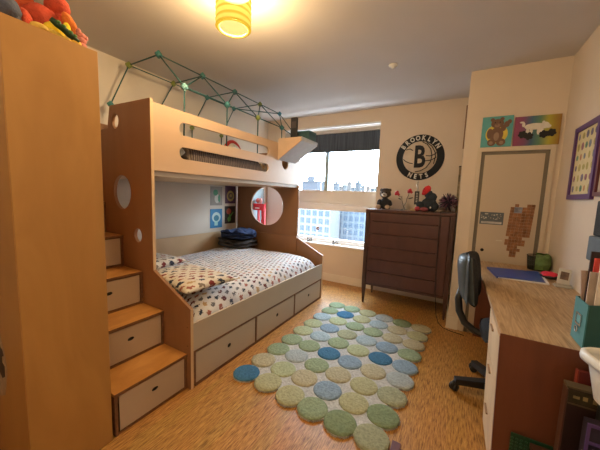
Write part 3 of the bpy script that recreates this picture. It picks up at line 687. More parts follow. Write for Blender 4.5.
def shag(name, col):
    m, nt, b = newmat(name)
    n = N(nt, 'ShaderNodeTexNoise'); n.inputs['Scale'].default_value = 55; n.inputs['Detail'].default_value = 5; n.inputs['Roughness'].default_value = .65
    nt.links.new(coords(nt), n.inputs['Vector'])
    nt.links.new(ramp(nt, n.outputs[0], [(.32, [c*.78 for c in col]), (.68, [c*1.18 for c in col])]), b.inputs['Base Color'])
    b.inputs['Roughness'].default_value = 1; b.inputs['Specular IOR Level'].default_value = .1; bump(nt, b, n.outputs[0], .9, .012); return m
RM = {k: shag('tuft_'+k, [min(1, v*1.1+.015) for v in c]) for k, c in RC.items()}
def rug_base():
    m = MB()
    # outline: the scalloped union of slightly larger discs, built as a fine height field
    x0, x1, y0, y1 = .09, 1.36, .12, 2.0; nx, ny = 150, 220
    V = {}
    def inside(x, y): 
        if any((x-a)**2+(y-b)**2 < .101**2 for a, b, _ in CIRC): return True
        t = (y-.27)/1.6
        return .207+.08*t < x < 1.150+.088*t and .30-.06*(x-.2) < y < 1.87-.07*(x-.29)
    g = [[inside(x0+(x1-x0)*i/nx, y0+(y1-y0)*j/ny) for j in range(ny+1)] for i in range(nx+1)]
    def vert(i, j, z):
        k = (i, j, z)
        if k not in V: V[k] = m.bm.verts.new((x0+(x1-x0)*i/nx, y0+(y1-y0)*j/ny, .012 if z else .0005))
        return V[k]
    cell = lambda i, j: 0 <= i < nx and 0 <= j < ny and g[i][j] and g[i+1][j] and g[i][j+1] and g[i+1][j+1]
    for i in range(nx):
        for j in range(ny):
            if not cell(i, j): continue
            f = m.bm.faces.new((vert(i, j, 1), vert(i+1, j, 1), vert(i+1, j+1, 1), vert(i, j+1, 1))); f.smooth = True
            for (a, b_, di, dj) in (((i, j), (i+1, j), 0, -1), ((i+1, j), (i+1, j+1), 1, 0), ((i+1, j+1), (i, j+1), 0, 1), ((i, j+1), (i, j), -1, 0)):
                if not cell(i+di, j+dj): m.bm.faces.new((vert(*b_, 1), vert(*a, 1), vert(*a, 0), vert(*b_, 0)))
    return m
obj('rug_ground', rug_base(), shag('tuft_ground', (.52, .53, .52)), rug, True)
for q, (x, y, k) in enumerate(CIRC):
    m = MB(); pr = [(0, .021), (.05, .0215), (.080, .0205), (.090, .018), (.0955, .014), (.0965, .0125)]
    m.lathe(pr, (0, 0, 0), 40)
    for v in m.bm.verts:
        n_ = noise.noise(Vector((v.co.x*40+q, v.co.y*40, q)))
        v.co.z += n_*.002; r_ = 1+.012*noise.noise(Vector((v.co.x*22, v.co.y*22, q*3))); v.co.x *= r_; v.co.y *= r_
    m.xf(Matrix.Translation((x-.72, y-1.05, 0)))
    obj('tufted_circle', m, RM[k], rug)

# ------------------------------------------------------------------ dresser in the alcove
DX0, DX1, DY0, DY1 = .482, 1.448, 2.187, 2.66
dr = thing('tall_dresser', 'tall mahogany dresser with six drawers and tapered legs by the window', 'dresser', ((DX0+DX1)/2, 2.42, 0))
obj('carcass', MB().box(DX0+.045, DX1-.045, DY0+.025, DY1, .235, 1.158, .003), MAT['mahogany'], dr, True)
obj('top_board', MB().box(DX0-.004, DX1+.004, DY0-.004, DY1+.005, 1.160, 1.190, .006, 3), MAT['mahogany'], dr, True)
for x0, x1, d_ in ((DX0, DX0+.043, 1), (DX1-.043, DX1, -1)):
    for y0, y1 in ((DY0, DY0+.05), (DY1-.05, DY1)):
        m = MB()
        a = x0 if d_ == 1 else x1
        xa = lambda t: (a, a+d_*t) if d_ == 1 else (a+d_*t, a)
        for zz0, zz1, t0, t1 in ((0, .235, .020, .043), (.235, 1.159, .043, .043)):
            p0, p1 = xa(t0), xa(t1); 
            off = .012*d_ if zz0 == 0 else 0
            m._add([(p0[0]+off, y0+.01 if zz0 == 0 else y0, zz0), (p0[1]+off, y0+.01 if zz0 == 0 else y0, zz0), (p0[1]+off, y1-.012 if zz0 == 0 else y1, zz0), (p0[0]+off, y1-.012 if zz0 == 0 else y1, zz0), (p1[0], y0, zz1), (p1[1], y0, zz1), (p1[1], y1, zz1), (p1[0], y1, zz1)],
                   [(0, 1, 2, 3), (4, 7, 6, 5), (0, 4, 5, 1), (1, 5, 6, 2), (2, 6, 7, 3), (3, 7, 4, 0)])
        bmesh.ops.remove_doubles(m.bm, verts=m.bm.verts, dist=.0003)
        obj('leg', m, MAT['mahogany_dark'], dr, True)
    obj('side_panel', MB().box(x0+.010, x1-.010, DY0+.051, DY1-.051, .24, 1.158), MAT['mahogany'], dr, True)
obj('apron', MB().box(DX0+.044, DX1-.044, DY0+.012, DY0+.024, .236, .262), MAT['mahogany_dark'], dr, True)
zs = [.264, .421, .579, .733, .892, 1.045, 1.156]
for k in range(6):
    z0, z1 = zs[k]+.004, zs[k+1]-.004
    x0, x1 = DX0+.048, DX1-.140
    def fr(u, v, z0=z0, z1=z1, x0=x0, x1=x1):
        return (x0+(x1-x0)*u, DY0+.004-.0015*math.sin(PI*v)-.0*u, z0+(z1-z0)*v)
    m = MB().grid(2, 8, fr)
    m.box(x0, x1, DY0+.0045, DY0+.0235, z0, z1)
    dw = obj('drawer', m, MAT['mahogany'], dr, True)
    if k:
        for hx in (x0+.05, x1-.03):
            obj('drawer_pull', MB().ball((hx, DY0-.004, z0-.001), (.014, .008, .007), n=6), MAT['mahogany_dark'], dw, True)
dp = obj('side_door', MB().box(DX1-.134, DX1-.050, DY0+.002, DY0+.022, .268, 1.152, .003), MAT['mahogany'], dr, True)
tag(obj('power_cable', MB().tube([(1.30, 2.30, 1.196), (1.302, 2.185, 1.197), (1.303, 2.170, 1.17), (1.305, 2.172, .9), (1.31, 2.172, .6), (1.325, 2.165, .3), (1.35, 2.13, .07), (1.38, 2.07, .010), (1.43, 1.97, .006), (1.50, 1.93, .006), (1.62, 1.90, .006)], .0035, 6), MAT['black']), 'thin black cable hanging down the dresser front to the floor', 'cable')

# things on the dresser top (z = 1.19)
DT = 1.1905
t = plush('teddy_bear', 'small dark brown teddy bear in dark shirt sitting at the left end of the dresser', 'teddy bear', (.655, 2.40, DT),
      ([((0, 0, .075), (.062, .05, .075)), ((-.065, -.03, .085), (.026, .03, .045), (.5, .4, 0)), ((.065, -.03, .085), (.026, .03, .045), (.5, -.4, 0)), ((-.05, -.055, .028), (.03, .055, .027)), ((.05, -.055, .028), (.03, .055, .027))], (.022, .024, .032)),
      [('head', [((0, -.008, .195), (.068, .058, .058)), ((-.052, 0, .240), (.020, .012, .020)), ((.052, 0, .240), (.020, .012, .020))], (.060, .045, .036)),
       ('muzzle', [((0, -.062, .178), (.032, .022, .026))], (.50, .46, .42)), ('nose', [((0, -.084, .185), (.010, .007, .008))], (.01, .01, .01)),
       ('cap', [((0, -.0, .243), (.058, .048, .020))], (.035, .032, .032)),
       ('foot_pad', [((-.055, -.105, .030), (.029, .014, .029))], (.45, .33, .26)), ('foot_pad', [((.055, -.105, .030), (.029, .014, .029))], (.45, .33, .26)),
       ('eye', [((-.026, -.062, .208), (.006, .004, .006))], (.005, .005, .005)), ('eye', [((.026, -.062, .208), (.006, .004, .006))], (.005, .005, .005))])
fl = thing('wire_roses', 'two red roses on twisted dark wire stems between the bear and the trophy', 'flowers', (.885, 2.40, DT))
W_ = P((.03, .03, .028), .5)
def rose(px, pz):
    m = MB()
    for k in range(9):
        a = k*2.4; r_ = .006+.0025*k
        m.ball((px+r_*.8*math.cos(a), r_*.8*math.sin(a)-.0, pz+.016-.004*k), (.016, .016, .016), n=6)
    return m
obj('flower_head', rose(-.092, .205), P((.48, .03, .05), .6, .3), fl); obj('flower_head', rose(.055, .235), P((.52, .02, .04), .6, .3), fl)
obj('stem', MB().tube([(-.092, 0, .2), (-.06, 0, .165), (-.03, 0, .17), (-.028, 0, .12), (-.008, 0, .06), (.0, 0, .02), (-.03, 0, .003)], .0035, 6), W_, fl)
obj('stem', MB().tube([(.055, 0, .23), (.045, 0, .18), (.03, 0, .15), (.025, 0, .10), (.0, 0, .05), (.02, 0, .003)], .0035, 6), W_, fl)
obj('leaf', MB().ball((.075, 0, .150), (.028, .004, .007), (0, -.3, 0), n=6).tube([(.03, 0, .15), (.055, 0, .146)], .002, 6), W_, fl)
obj('leaf', MB().ball((-.055, 0, .138), (.020, .004, .007), (0, .5, 0), n=6).tube([(-.03, 0, .155), (-.045, 0, .145)], .002, 6), W_, fl)
obj('glass_vase', MB().lathe([(0, 0), (.035, 0), (.037, .004), (.032, .03), (.028, .06), (.029, .085)], n=18, closed=True), MAT['glass'], fl)
tr = thing('trophy', 'slim trophy with black nameplate on a light wood block', 'trophy', (1.025, 2.40, DT))
obj('wood_block', MB().box(-.065, .05, -.03, .03, 0, .030, .003), P((.52, .36, .20), .5), tr)
obj('pedestal', MB().box(-.014, .014, -.012, .012, .0305, .075, .002), P((.66, .56, .42), .5), tr)
pl_ = obj('nameplate', MB().box(-.026, .026, -.012, .012, .0755, .235, .003), P((.02, .022, .025), .4), tr)
for q, (zz, ww) in enumerate(((.11, .010), (.13, .012), (.15, .009), (.17, .013), (.19, .010), (.21, .008))):
    obj('engraved_line', MB().box(-.008, .010, -.0135, -.0122, zz-.004, zz+.004), P((.55, .55, .52), .5), pl_)
obj('statuette', MB().tube([(0, 0, .2355), (.006, 0, .27), (-.006, 0, .30), (0, 0, .33)], [.012, .007, .012, .006], 8).ball((0, 0, .345), .014, n=8).tube([(-.002, 0, .31), (-.024, 0, .335), (-.018, 0, .365)], .004, 6), P((.52, .50, .45), .3, metal=.4), tr)
bird = plush('vulture_plush', 'dark grey slumped plush with red hood and red feet on the dresser', 'plush toy', (1.155, 2.37, DT),
      ([((.01, .01, .085), (.085, .07, .085)), ((.03, .01, .165), (.06, .055, .06), (0, .4, 0)), ((-.075, -.03, .070), (.05, .035, .045), (0, .5, 0)), ((.06, 0, .06), (.055, .06, .06)), ((-.0, .005, .20), (.045, .042, .05))], (.022, .030, .042)),
      [('hood', [((-.025, -.005, .245), (.042, .038, .062), (0, .45, 0)), ((-.05, -.02, .215), (.022, .02, .028), (0, .6, 0))], (.55, .025, .03)),
       ('foot', [((-.105, -.055, .028), (.032, .035, .028))], (.36, .04, .06)), ('foot', [((-.03, -.085, .026), (.045, .03, .025))], (.28, .07, .08)),
       ('eye', [((-.052, -.036, .262), (.006, .005, .007))], (.01, .01, .01)), ('tag', [((.035, -.085, .05), (.008, .004, .012))], (.7, .7, .72))])
pom = thing('tinsel_pompom', 'spiky dark purple and pink tinsel pompom at the right end of the dresser', 'pompom', (1.362, 2.46, DT))
for name_, n_, col in (('dark_strand', 190, (.030, .012, .034)), ('pink_strand', 80, (.34, .13, .19))):
    m = MB()
    rnd = random.Random(len(name_))
    for k in range(n_):
        v = Vector((rnd.gauss(0, 1), rnd.gauss(0, 1), rnd.gauss(0, 1))).normalized(); r_ = .115*rnd.uniform(.8, 1.0)
        c_ = Vector((0, 0, .118)); e_ = c_+v*r_; e_.x = min(e_.x, .095)
        m.tube([c_+v*.01, c_+v*r_*.55+Vector((0, 0, .006)), e_], [.0055, .005, .0025], 5)
    o = obj(name_+'s', m, P(col, .35), pom); o['kind'] = 'stuff'
obj('core', MB().ball((0, 0, .115), .045, n=8, lump=.3), P((.03, .015, .03), .6), pom)
# patterned board standing behind the pompom, and a brown rod above it
t = thing('patterned_board', 'narrow speckled brown board standing behind the pompom at the closet side', 'board', (1.45, 2.62, DT))
obj('board', MB().box(-.012, .010, -.04, .05, 0, .53, .002), P((.20, .14, .07), .6, .7), t)
obj('board_top', MB().box(-.016, .010, -.045, .055, .5305, .545, .002), P((.06, .04, .025), .6), t)
tag(obj('wooden_rod', MB().box(1.452, 1.466, 2.70, 2.72, 1.95, 2.45, .002), P((.22, .11, .05), .5)), 'thin brown wooden rod fixed in the corner above the speckled board', 'rod')

# ------------------------------------------------------------------ round wall plaque with the team mark
LC = Vector((.977, YB-.0005, 1.870)); LR = .290
lg = thing('wall_plaque', 'round black and cream basketball plaque with big letter B on the window wall', 'plaque', tuple(LC))
DK = P((.006, .010, .016), .75); CRM = P((.62, .53, .42), .6); LTR = P((.62, .60, .57), .5)
obj('disc', MB().lathe([(0, -.012), (LR*.99, -.012), (LR, -.010), (LR, 0), (0, 0)], (0, 0, 0), 72, 'y'), DK, lg)
obj('inner_disc', MB().lathe([(0, -.0135), (LR*.705, -.0135), (LR*.705, -.0121)], (0, 0, 0), 64, 'y'), CRM, lg)
def arc_letters(txt, rad, a0, a1, flip):
    n = len(txt)
    for i, ch in enumerate(txt):
        a = a0+(a1-a0)*i/(n-1)
        px, pz = rad*math.sin(a), rad*math.cos(a)
        rot = -a if not flip else -a+PI
        mt_ = Matrix.Translation((px, -.0128, pz)) @ Matrix.Rotation(0, 4, 'X') @ Matrix.Rotation(-rot, 4, 'Y') @ FACE_Y
        obj('letter', text_mb(ch, .080, .0012, mt_, .003, .84), LTR, lg)
arc_letters('BROOKLYN', LR*.85, -.98, .98, False)
arc_letters('NETS', LR*.85, PI+.42, PI-.42, True)
obj('letter_b', text_mb('B', .385, .004, Matrix.Translation((0, -.0165, -.004)) @ FACE_Y, .011, .66), DK, lg)
def stroke(pts, w_=.011):
    m = MB(); P_ = [Vector(p) for p in pts]
    L1, L2 = [], []
    for i, p in enumerate(P_):
        t_ = (P_[min(i+1, len(P_)-1)]-P_[max(i-1, 0)]).normalized(); n_ = Vector((-t_.y, t_.x))*w_/2
        L1.append(p+n_); L2.append(p-n_)
    return m.prism([(p.x, p.y) for p in L1]+[(p.x, p.y) for p in reversed(L2)], -.0149, -.0136, 'xz')
q = LR*.70
obj('ball_line', stroke([(-q*.84, q*.50), (-q*.6, q*.56), (-q*.42, q*.45)]), DK, lg)
obj('ball_line', stroke([(-q*.97, -q*.10), (-q*.8, -q*.24), (-q*.6, -q*.33), (-q*.38, -q*.38)]), DK, lg)
obj('ball_line', stroke([(q*.36, q*.10), (q*.6, q*.08), (q*.8, q*.14), (q*.97, q*.26)]), DK, lg)
obj('ball_line', stroke([(q*.36, -q*.22), (q*.6, -q*.20), (q*.8, -q*.12), (q*.97, 0)]), DK, lg)
obj('ball_line', stroke([(q*.1, q*.98), (q*.4, q*.80), (q*.62, q*.5), (q*.72, q*.1), (q*.66, -q*.3), (q*.42, -q*.66), (q*.1, -q*.84), (-q*.2, -q*.9)]), DK, lg)
obj('ball_line', stroke([(q*.35, q*.93), (q*.68, q*.66), (q*.88, q*.3), (q*.92, -q*.0), (q*.84, -q*.42)]), DK, lg)

# ------------------------------------------------------------------ paintings on the closet door casing
pz = 1.8415
bp = thing('bear_painting', 'teal canvas with a waving brown bear on a yellow circle', 'painting', (1.722, YC-.012, pz))
obj('canvas', MB().box(1.597, 1.833, YC-.016, YC-.001, pz, 2.118, .002), P((.10, .36, .38), .7), bp, True)
U = lambda a, b_: (1.597+.236*a, pz+.276*b_)
def pshape(par, name, cx, cz, rx, rz, col, d_, uf, s1, s2):
    c_ = uf(cx, cz); obj(name, MB().prism(ell(c_[0], c_[1], rx*s1, rz*s2, 26), YC-.0165-.0005*d_, YC-.0161, 'xz'), P(col, .7, .12), par, True)
pshape(bp, 'painted_sun', .50, .42, .36, .31, (.66, .52, .08), 1, U, .236, .276)
BR = (.155, .085, .055)
bear = [(.50, .40, .22, .24), (.50, .76, .21, .15), (.33, .89, .07, .06), (.64, .90, .07, .06), (.28, .44, .10, .17), (.36, .15, .14, .12), (.66, .15, .15, .12), (.70, .60, .09, .10), (.80, .72, .09, .10), (.88, .80, .07, .07)]
for k, (a, b_, c_, d_) in enumerate(bear): pshape(bp, 'painted_bear', a, b_, c_, d_, BR, 2+.1*k, U, .236, .276)
for a, b_, c_, d_, cl in ((.50, .70, .09, .06, (.26, .15, .10)), (.50, .34, .09, .14, (.30, .20, .14)), (.34, .13, .07, .06, (.30, .20, .14)), (.68, .13, .07, .06, (.30, .20, .14)), (.49, .73, .03, .02, (.02, .015, .015)), (.42, .80, .02, .02, (.02, .015, .015)), (.58, .80, .02, .02, (.02, .015, .015))):
    pshape(bp, 'painted_bear', a, b_, c_, d_, cl, 3.6, U, .236, .276)
dg = thing('dog_painting', 'rainbow canvas with a white walking dog over black flowers', 'painting', (2.003, YC-.012, pz))
def rainbow():
    m, nt, b = newmat('rainbow_canvas')
    v = coords(nt, (3.1, 1, 3.1)); sp = N(nt, 'ShaderNodeSeparateXYZ'); nt.links.new(v, sp.inputs[0])
    n = N(nt, 'ShaderNodeTexNoise'); n.inputs['Scale'].default_value = 1.5; nt.links.new(v, n.inputs['Vector'])
    a = N(nt, 'ShaderNodeMath', operation='MULTIPLY_ADD'); a.inputs[1].default_value = .35; nt.links.new(n.outputs[0], a.inputs[0]); nt.links.new(sp.outputs['X'], a.inputs[2])
    a2 = N(nt, 'ShaderNodeMath', operation='ADD'); a2.inputs[1].default_value = .32; nt.links.new(a.outputs[0], a2.inputs[0])
    nt.links.new(ramp(nt, a2.outputs[0], [(.05, (.26, .06, .13)), (.22, (.20, .07, .16)), (.38, (.05, .12, .20)), (.55, (.10, .22, .14)), (.75, (.42, .38, .05)), (1, (.30, .14, .03))]), b.inputs['Base Color']); b.inputs['Roughness'].default_value = .7
    return m
obj('canvas', MB().box(1.845, 2.163, YC-.016, YC-.001, pz, 2.095, .002), rainbow(), dg, True)
U2 = lambda a, b_: (1.845+.318*a, pz+.253*b_)
for k, (a, b_, c_, d_) in enumerate([(.45, .64, .23, .11), (.66, .66, .10, .11), (.74, .62, .06, .06), (.63, .76, .03, .05), (.30, .48, .035, .13), (.38, .50, .035, .12), (.54, .48, .035, .13), (.61, .50, .035, .12), (.20, .72, .035, .08), (.16, .80, .05, .03)]):
    pshape(dg, 'painted_dog', a, b_, c_, d_, (.66, .63, .58), 2+.1*k, U2, .318, .253)
rnd = random.Random(3)
for cx_, cz_ in ((.20, .38), (.34, .32), (.66, .36), (.82, .40)):
    pshape(dg, 'painted_flower', cx_, cz_, .05, .06, (.012, .012, .015), 3.1, U2, .318, .253)
    for k in range(6):
        a = k*2*PI/6+cx_; pshape(dg, 'painted_flower', cx_+.065*math.cos(a), cz_+.085*math.sin(a), .040, .050, (.012, .012, .015), 3.2+.05*k, U2, .318, .253)
# stickers on the closet door
ps = thing('postcard', 'small grey postcard picture stuck on the closet door at left', 'postcard', (1.745, YC-.008, 1.11))
obj('card', MB().box(1.655, 1.842, YC-.0085, YC-.0062, 1.115, 1.232), P((.10, .12, .14), .6), ps, True)
m = MB()
rnd = random.Random(5)
for k in range(22):
    a, b_ = rnd.uniform(1.663, 1.822), rnd.uniform(1.160, 1.212); m.box(a, a+rnd.uniform(.006, .014), YC-.0090, YC-.0086, b_, b_+rnd.uniform(.005, .014))
o = obj('card_print', m, P((.40, .40, .38), .6, .4), ps, True); o['kind'] = 'stuff'
obj('card_caption', MB().box(1.667, 1.830, YC-.0090, YC-.0086, 1.123, 1.143), P((.45, .46, .45), .6, .3), ps, True)
pu = thing('brick_sticker_collage', 'tall ragged patch of brown square stickers on the closet door', 'stickers', (1.975, YC-.008, .84))
rows = ['.1..11', '111111', '111111', '111111', '111111', '111111', '111111', '111111', '111111', '111111', '111111', '.1111.', '111111', '111111', '.111..', '.1111.', '..11..', '..11..']
cells = {}
for r_, row in enumerate(rows):
    for c_, ch in enumerate(row):
        if ch == '1':
            w_ = (.176 if r_ < 11 else .150)/6; x0 = 1.888+c_*w_+(-.0015*r_); z0 = 1.318-(r_+1)*.0275
            key = 'picture' if (1 <= r_ <= 2 and 1 <= c_ <= 2) else 'brown'
            cells.setdefault(key, MB()).box(x0+.0006, x0+w_-.0006, YC-.0086, YC-.0062, z0+.0006, z0+.0269)
o = obj('brown_stickers', cells['brown'], P((.26, .115, .05), .6, .5), pu, True); o['kind'] = 'stuff'
obj('blue_grey_stickers', cells['picture'], P((.22, .24, .32), .6, .5), pu, True)
tag(obj('paper_scrap', MB().box(1.80, 1.85, YC-.0075, YC-.0062, .962, .972), P((.62, .57, .48), .6)), 'faint pale paper scrap on the closet door under the postcard', 'sticker')

# ------------------------------------------------------------------ framed pictures on the right wall
pf = thing('framed_poster', 'purple framed cream poster with rows of small colourful creatures', 'picture frame', (XR-.012, 1.45, 1.37))
# runs along the wall from y=1.235 to y=1.665
fy0, fy1, fz0, fz1 = 1.235, 1.662, 1.368, 1.888
obj('frame', MB().prism(rect(fy0, fy1, fz0, fz1), XR-.022, XR-.001, 'yz', [rect(fy0+.035, fy1-.035, fz0+.035, fz1-.035)]), P((.085, .030, .145), .4), pf, True)
obj('poster', MB().box(XR-.010, XR-.0012, fy0+.035, fy1-.035, fz0+.035, fz1-.035), P((.58, .48, .25), .6), pf, True)
rnd = random.Random(11)
cc = [(.12, .10, .16), (.42, .16, .05), (.10, .22, .12), (.34, .28, .06), (.25, .08, .10), (.15, .17, .22)]
for i in range(5):
    for j in range(6):
        y, z = fy0+.075+i*.069, fz0+.075+j*.074
        obj('printed_creature', MB().prism(ell(y+rnd.uniform(-.005, .005), z, .014+rnd.random()*.009, .020+rnd.random()*.009, 8), XR-.0108, XR-.0101, 'yz'), P(cc[rnd.randrange(6)], .6, .3), pf, True)
pf2 = thing('framed_picture', 'dark maroon framed picture at the right edge beside the purple frame', 'picture frame', (XR-.012, 1.0, 1.37))
obj('frame', MB().prism(rect(.86, 1.205, 1.385, 1.85), XR-.020, XR-.001, 'yz', [rect(.885, 1.18, 1.41, 1.825)]), P((.10, .018, .025), .4), pf2, True)
obj('picture_sheet', MB().box(XR-.008, XR-.0012, .886, 1.179, 1.411, 1.824), P((.34, .26, .18), .6, .3), pf2, True)
#PART4
# ------------------------------------------------------------------ desk along the right wall
KX0, KX1, KY0, KY1 = 1.665, XR-.004, .258, 1.985
dk = thing('desk', 'long desk with pale oak top, oak drawers and reddish end panel at the right wall', 'desk', (1.93, 1.1, 0))
obj('desktop', MB().box(KX0, KX1, KY0, KY1, .738, .760, .003), MAT['oak'], dk, True)
obj('top_edge', MB().box(KX0-.002, KX1, KY0-.004, KY0-.0005, .738, .7595), MAT['desk_red'], dk, True)
obj('end_panel', MB().prism([(KX0+.022, .0), (KX1, 0), (KX1, .7375), (KX0-.001, .7375)], KY0, KY0+.022, 'xz'), MAT['desk_red'], dk, True)
obj('end_panel', MB().box(KX0+.034, KX1, .665, .687, 0, .7375, .002), MAT['desk_red'], dk, True)
obj('end_panel', MB().box(KX0+.03, KX1, KY1-.024, KY1-.002, 0, .7375, .002), MAT['desk_red'], dk, True)
obj('back_panel', MB().box(KX1-.02, KX1-.002, .69, KY1-.026, .35, .7375), MAT['desk_red'], dk, True)
obj('pedestal_body', MB().box(KX0+.035, KX1-.002, KY0+.0225, .6645, .05, .737), MAT['desk_red'], dk, True)
for k, (z0, z1) in enumerate(((.508, .732), (.284, .502), (.060, .278))):
    xa, xb = KX0+.024*(1-z0/.74), KX0+.024*(1-z1/.74)
    m = MB().prism([(xa, z0), (xa+.030, z0), (xa+.030, z1), (xb, z1)], KY0+.0225, .664, 'xz')
    w_ = obj('drawer', m, MAT['oak_front'], dk, True)
    obj('drawer_pull', MB().box(xa-.014, xa-.0005, .475, .56, (z0+z1)/2+.052, (z0+z1)/2+.062, .003), P((.30, .17, .08), .5), w_, True)

# swivel chair
ch = thing('desk_chair', 'black swivel chair with slate grey back shell tucked under the desk', 'chair', (1.83, 1.03, 0))
def backrest():
    m = MB()
    bw, bh, bt = .170, .175, .050
    def f(sg):
        def g(u, v):
            a, b_ = 2*u-1, 2*v-1
            # round-cornered pad, curved around the sitter
            e = max(0, (1-abs(a)**4))*max(0, (1-abs(b_)**4)); e = e**.4
            y = a*bw*(1-.10*abs(b_)**3); z = b_*bh*(1-.06*abs(a)**3)
            return (sg*bt*e*(1.0 if sg > 0 else .8)+.045*a*a-.02*b_ - (.012 if sg < 0 else 0)*e, y, z)
        return g
    return m, f
rotm = Matrix.Translation((1.565-1.83, 1.10-1.03, .79)) @ Matrix.Rotation(R(-7), 4, 'Z')
m, f = backrest(); m.grid(24, 24, f(1)); m.grid(24, 24, lambda u, v: (f(-1)(u, v)[0]*.35+.0, f(-1)(u, v)[1], f(-1)(u, v)[2]), flip=True); m.xf(rotm); bmesh.ops.remove_doubles(m.bm, verts=m.bm.verts, dist=.0005)
obj('backrest', m, MAT['black_fabric'], ch)
m, f = backrest(); m.grid(24, 24, lambda u, v: (f(-1)(u, v)[0]*.35-.001, f(-1)(u, v)[1], f(-1)(u, v)[2])); m.grid(24, 24, lambda u, v: (f(-1)(u, v)[0]*1.15-.004, f(-1)(u, v)[1]*.97, f(-1)(u, v)[2]*.97), flip=True); m.xf(rotm)
obj('back_shell', m, MAT['chair_shell'], ch)
arm = [(-.300, .065, .70), (-.312, .062, .62), (-.300, .060, .53), (-.262, .055, .455), (-.20, .045, .415), (-.11, .03, .395), (.0, .02, .392)]
m = MB(); m.tube(arm, [.020, .024, .024, .024, .024, .022, .020], 10)
obj('back_arm', m, MAT['black'], ch)
def seat_fn(sg):
    def g(u, v):
        a, b_ = 2*u-1, 2*v-1; e = (max(0, 1-abs(a)**5)*max(0, 1-abs(b_)**5))**.4
        return (.04+a*.205*(1-.08*abs(b_)**3), .03+b_*.205*(1-.08*abs(a)**3), .452+sg*.042*e-(.02*a**4 if sg > 0 else 0))
    return g
m = MB(); m.grid(24, 24, seat_fn(1)); m.grid(24, 24, seat_fn(-1), flip=True); bmesh.ops.remove_doubles(m.bm, verts=m.bm.verts, dist=.0005)
obj('seat', m, MAT['black_fabric'], ch)
obj('seat_mechanism', MB().box(-.09, .09, -.06, .08, .372, .412, .01), MAT['black'], ch)
obj('gas_column', MB().lathe([(.0, .07), (.028, .07), (.028, .20), (.024, .205), (.024, .372), (0, .372)], n=20), MAT['black'], ch)
obj('hub', MB().lathe([(0, .058), (.045, .06), (.05, .075), (.045, .10), (.03, .112), (0, .112)], n=24), MAT['black'], ch)
for k in range(5):
    a = R(194.5-72*k); c_, s_ = math.cos(a), math.sin(a)
    Mr = Matrix.Rotation(a, 4, 'Z')
    m = MB()
    for (x0, x1, za, zb, wa, wb) in ((.03, .30, .118, .092, .028, .023),):
        m._add([(x0, -wa, .062), (x0, wa, .062), (x0, wa, za), (x0, -wa, za), (x1, -wb, .052), (x1, wb, .052), (x1, wb, zb), (x1, -wb, zb)],
               [(0, 1, 2, 3), (4, 7, 6, 5), (0, 4, 5, 1), (1, 5, 6, 2), (2, 6, 7, 3), (3, 7, 4, 0)])
    es = list(m.bm.edges); bmesh.ops.bevel(m.bm, geom=es, offset=.004, segments=2, affect='EDGES', profile=.7)
    m.xf(Mr); lg_ = obj('leg', m, MAT['black'], ch)
    m = MB()
    m.lathe([(0, -.024), (.022, -.024), (.0255, -.020), (.0255, -.006), (.012, -.005), (.012, .005), (.0255, .006), (.0255, .020), (.022, .024), (0, .024)], (.0, 0, 0), 20, 'y')
    m.tube([(0, 0, .006), (.0, 0, .045)], .007, 8)
    m.ball((0, 0, .014), (.032, .018, .032), n=8)
    m.xf(Mr @ Matrix.Translation((.300, 0, .0262)) @ Matrix.Rotation(R(40+k*25), 4, 'Z'))
    obj('caster', m, MAT['black'], lg_)

# things on the desk (top at z = .76)
KT = .7605
fo = thing('folder', 'blue folder of papers lying on the far end of the desk', 'folder', (1.92, 1.5, KT))
fc = [(1.722, 1.640), (2.075, 1.715), (2.045, 1.345), (1.760, 1.318)]
fw_ = [(1.728, 1.636), (2.094, 1.706), (2.064, 1.334), (1.765, 1.325)]
obj('paper_stack', MB().prism(fw_, KT, KT+.010, 'xy'), P((.74, .74, .76), .7), fo, True)
obj('cover', MB().prism(fc, KT+.0105, KT+.0135, 'xy').prism([(fc[0][0]-.002, fc[0][1]), (fc[0][0]+.004, fc[0][1]), (fc[3][0]+.004, fc[3][1]-.001), (fc[3][0]-.002, fc[3][1])], KT, KT+.0135, 'xy'), P((.012, .055, .30), .35), fo, True)
bk = thing('mesh_basket', 'black wire mesh basket lined with a green bag at the desk far corner', 'basket', (2.095, 1.865, KT))
m = MB()
for h_, r_ in ((.003, .062), (.045, .066), (.085, .070), (.122, .074)): m.tube([(r_*math.cos(2*PI*k/28), r_*math.sin(2*PI*k/28), h_) for k in range(28)], .0022 if h_ < .1 else .0035, 6, closed=True)
for k in range(24):
    a = 2*PI*k/24; m.tube([(.062*math.cos(a), .062*math.sin(a), .003), (.074*math.cos(a), .074*math.sin(a), .122)], .0014, 5)
obj('wire_basket', m, P((.05, .05, .05), .4, metal=.5), bk)
obj('inner_liner', MB().lathe([(0, .004), (.058, .004), (.069, .110), (.066, .110), (.055, .008), (0, .008)], n=28), P((.025, .030, .022), .8), bk)
def bag(u, v):
    a = R(-110+200*u); r_ = .079+.010*noise.noise(Vector((u*9, v*4, 1)))+.012*math.sin(PI*v)
    return (r_*math.cos(a), r_*math.sin(a)*.95, .012+.125*v+.010*noise.noise(Vector((u*7, v*2, 5))))
m = MB().grid(28, 10, bag); m.grid(28, 3, lambda u, v: (lambda p: (p[0]*(1-.22*v), p[1]*(1-.22*v), p[2]+.004*v))(bag(u, 1)))
obj('green_bag', m, P((.12, .21, .06), .55, .3), bk)
ds = thing('oval_dish', 'flat black oval dish holding bright red cloth on the desk by the wall', 'dish', (2.115, 1.575, KT))
obj('dish_body', MB().lathe([(0, 0), (.040, 0), (.056, .012), (.060, .026), (.055, .028), (.045, .014), (0, .008)], n=28), P((.03, .03, .03), .4), ds)
obj('red_cloth', MB().ball((0, .002, .031), (.052, .055, .018), n=14, lump=.5), P((.70, .03, .07), .8), ds)
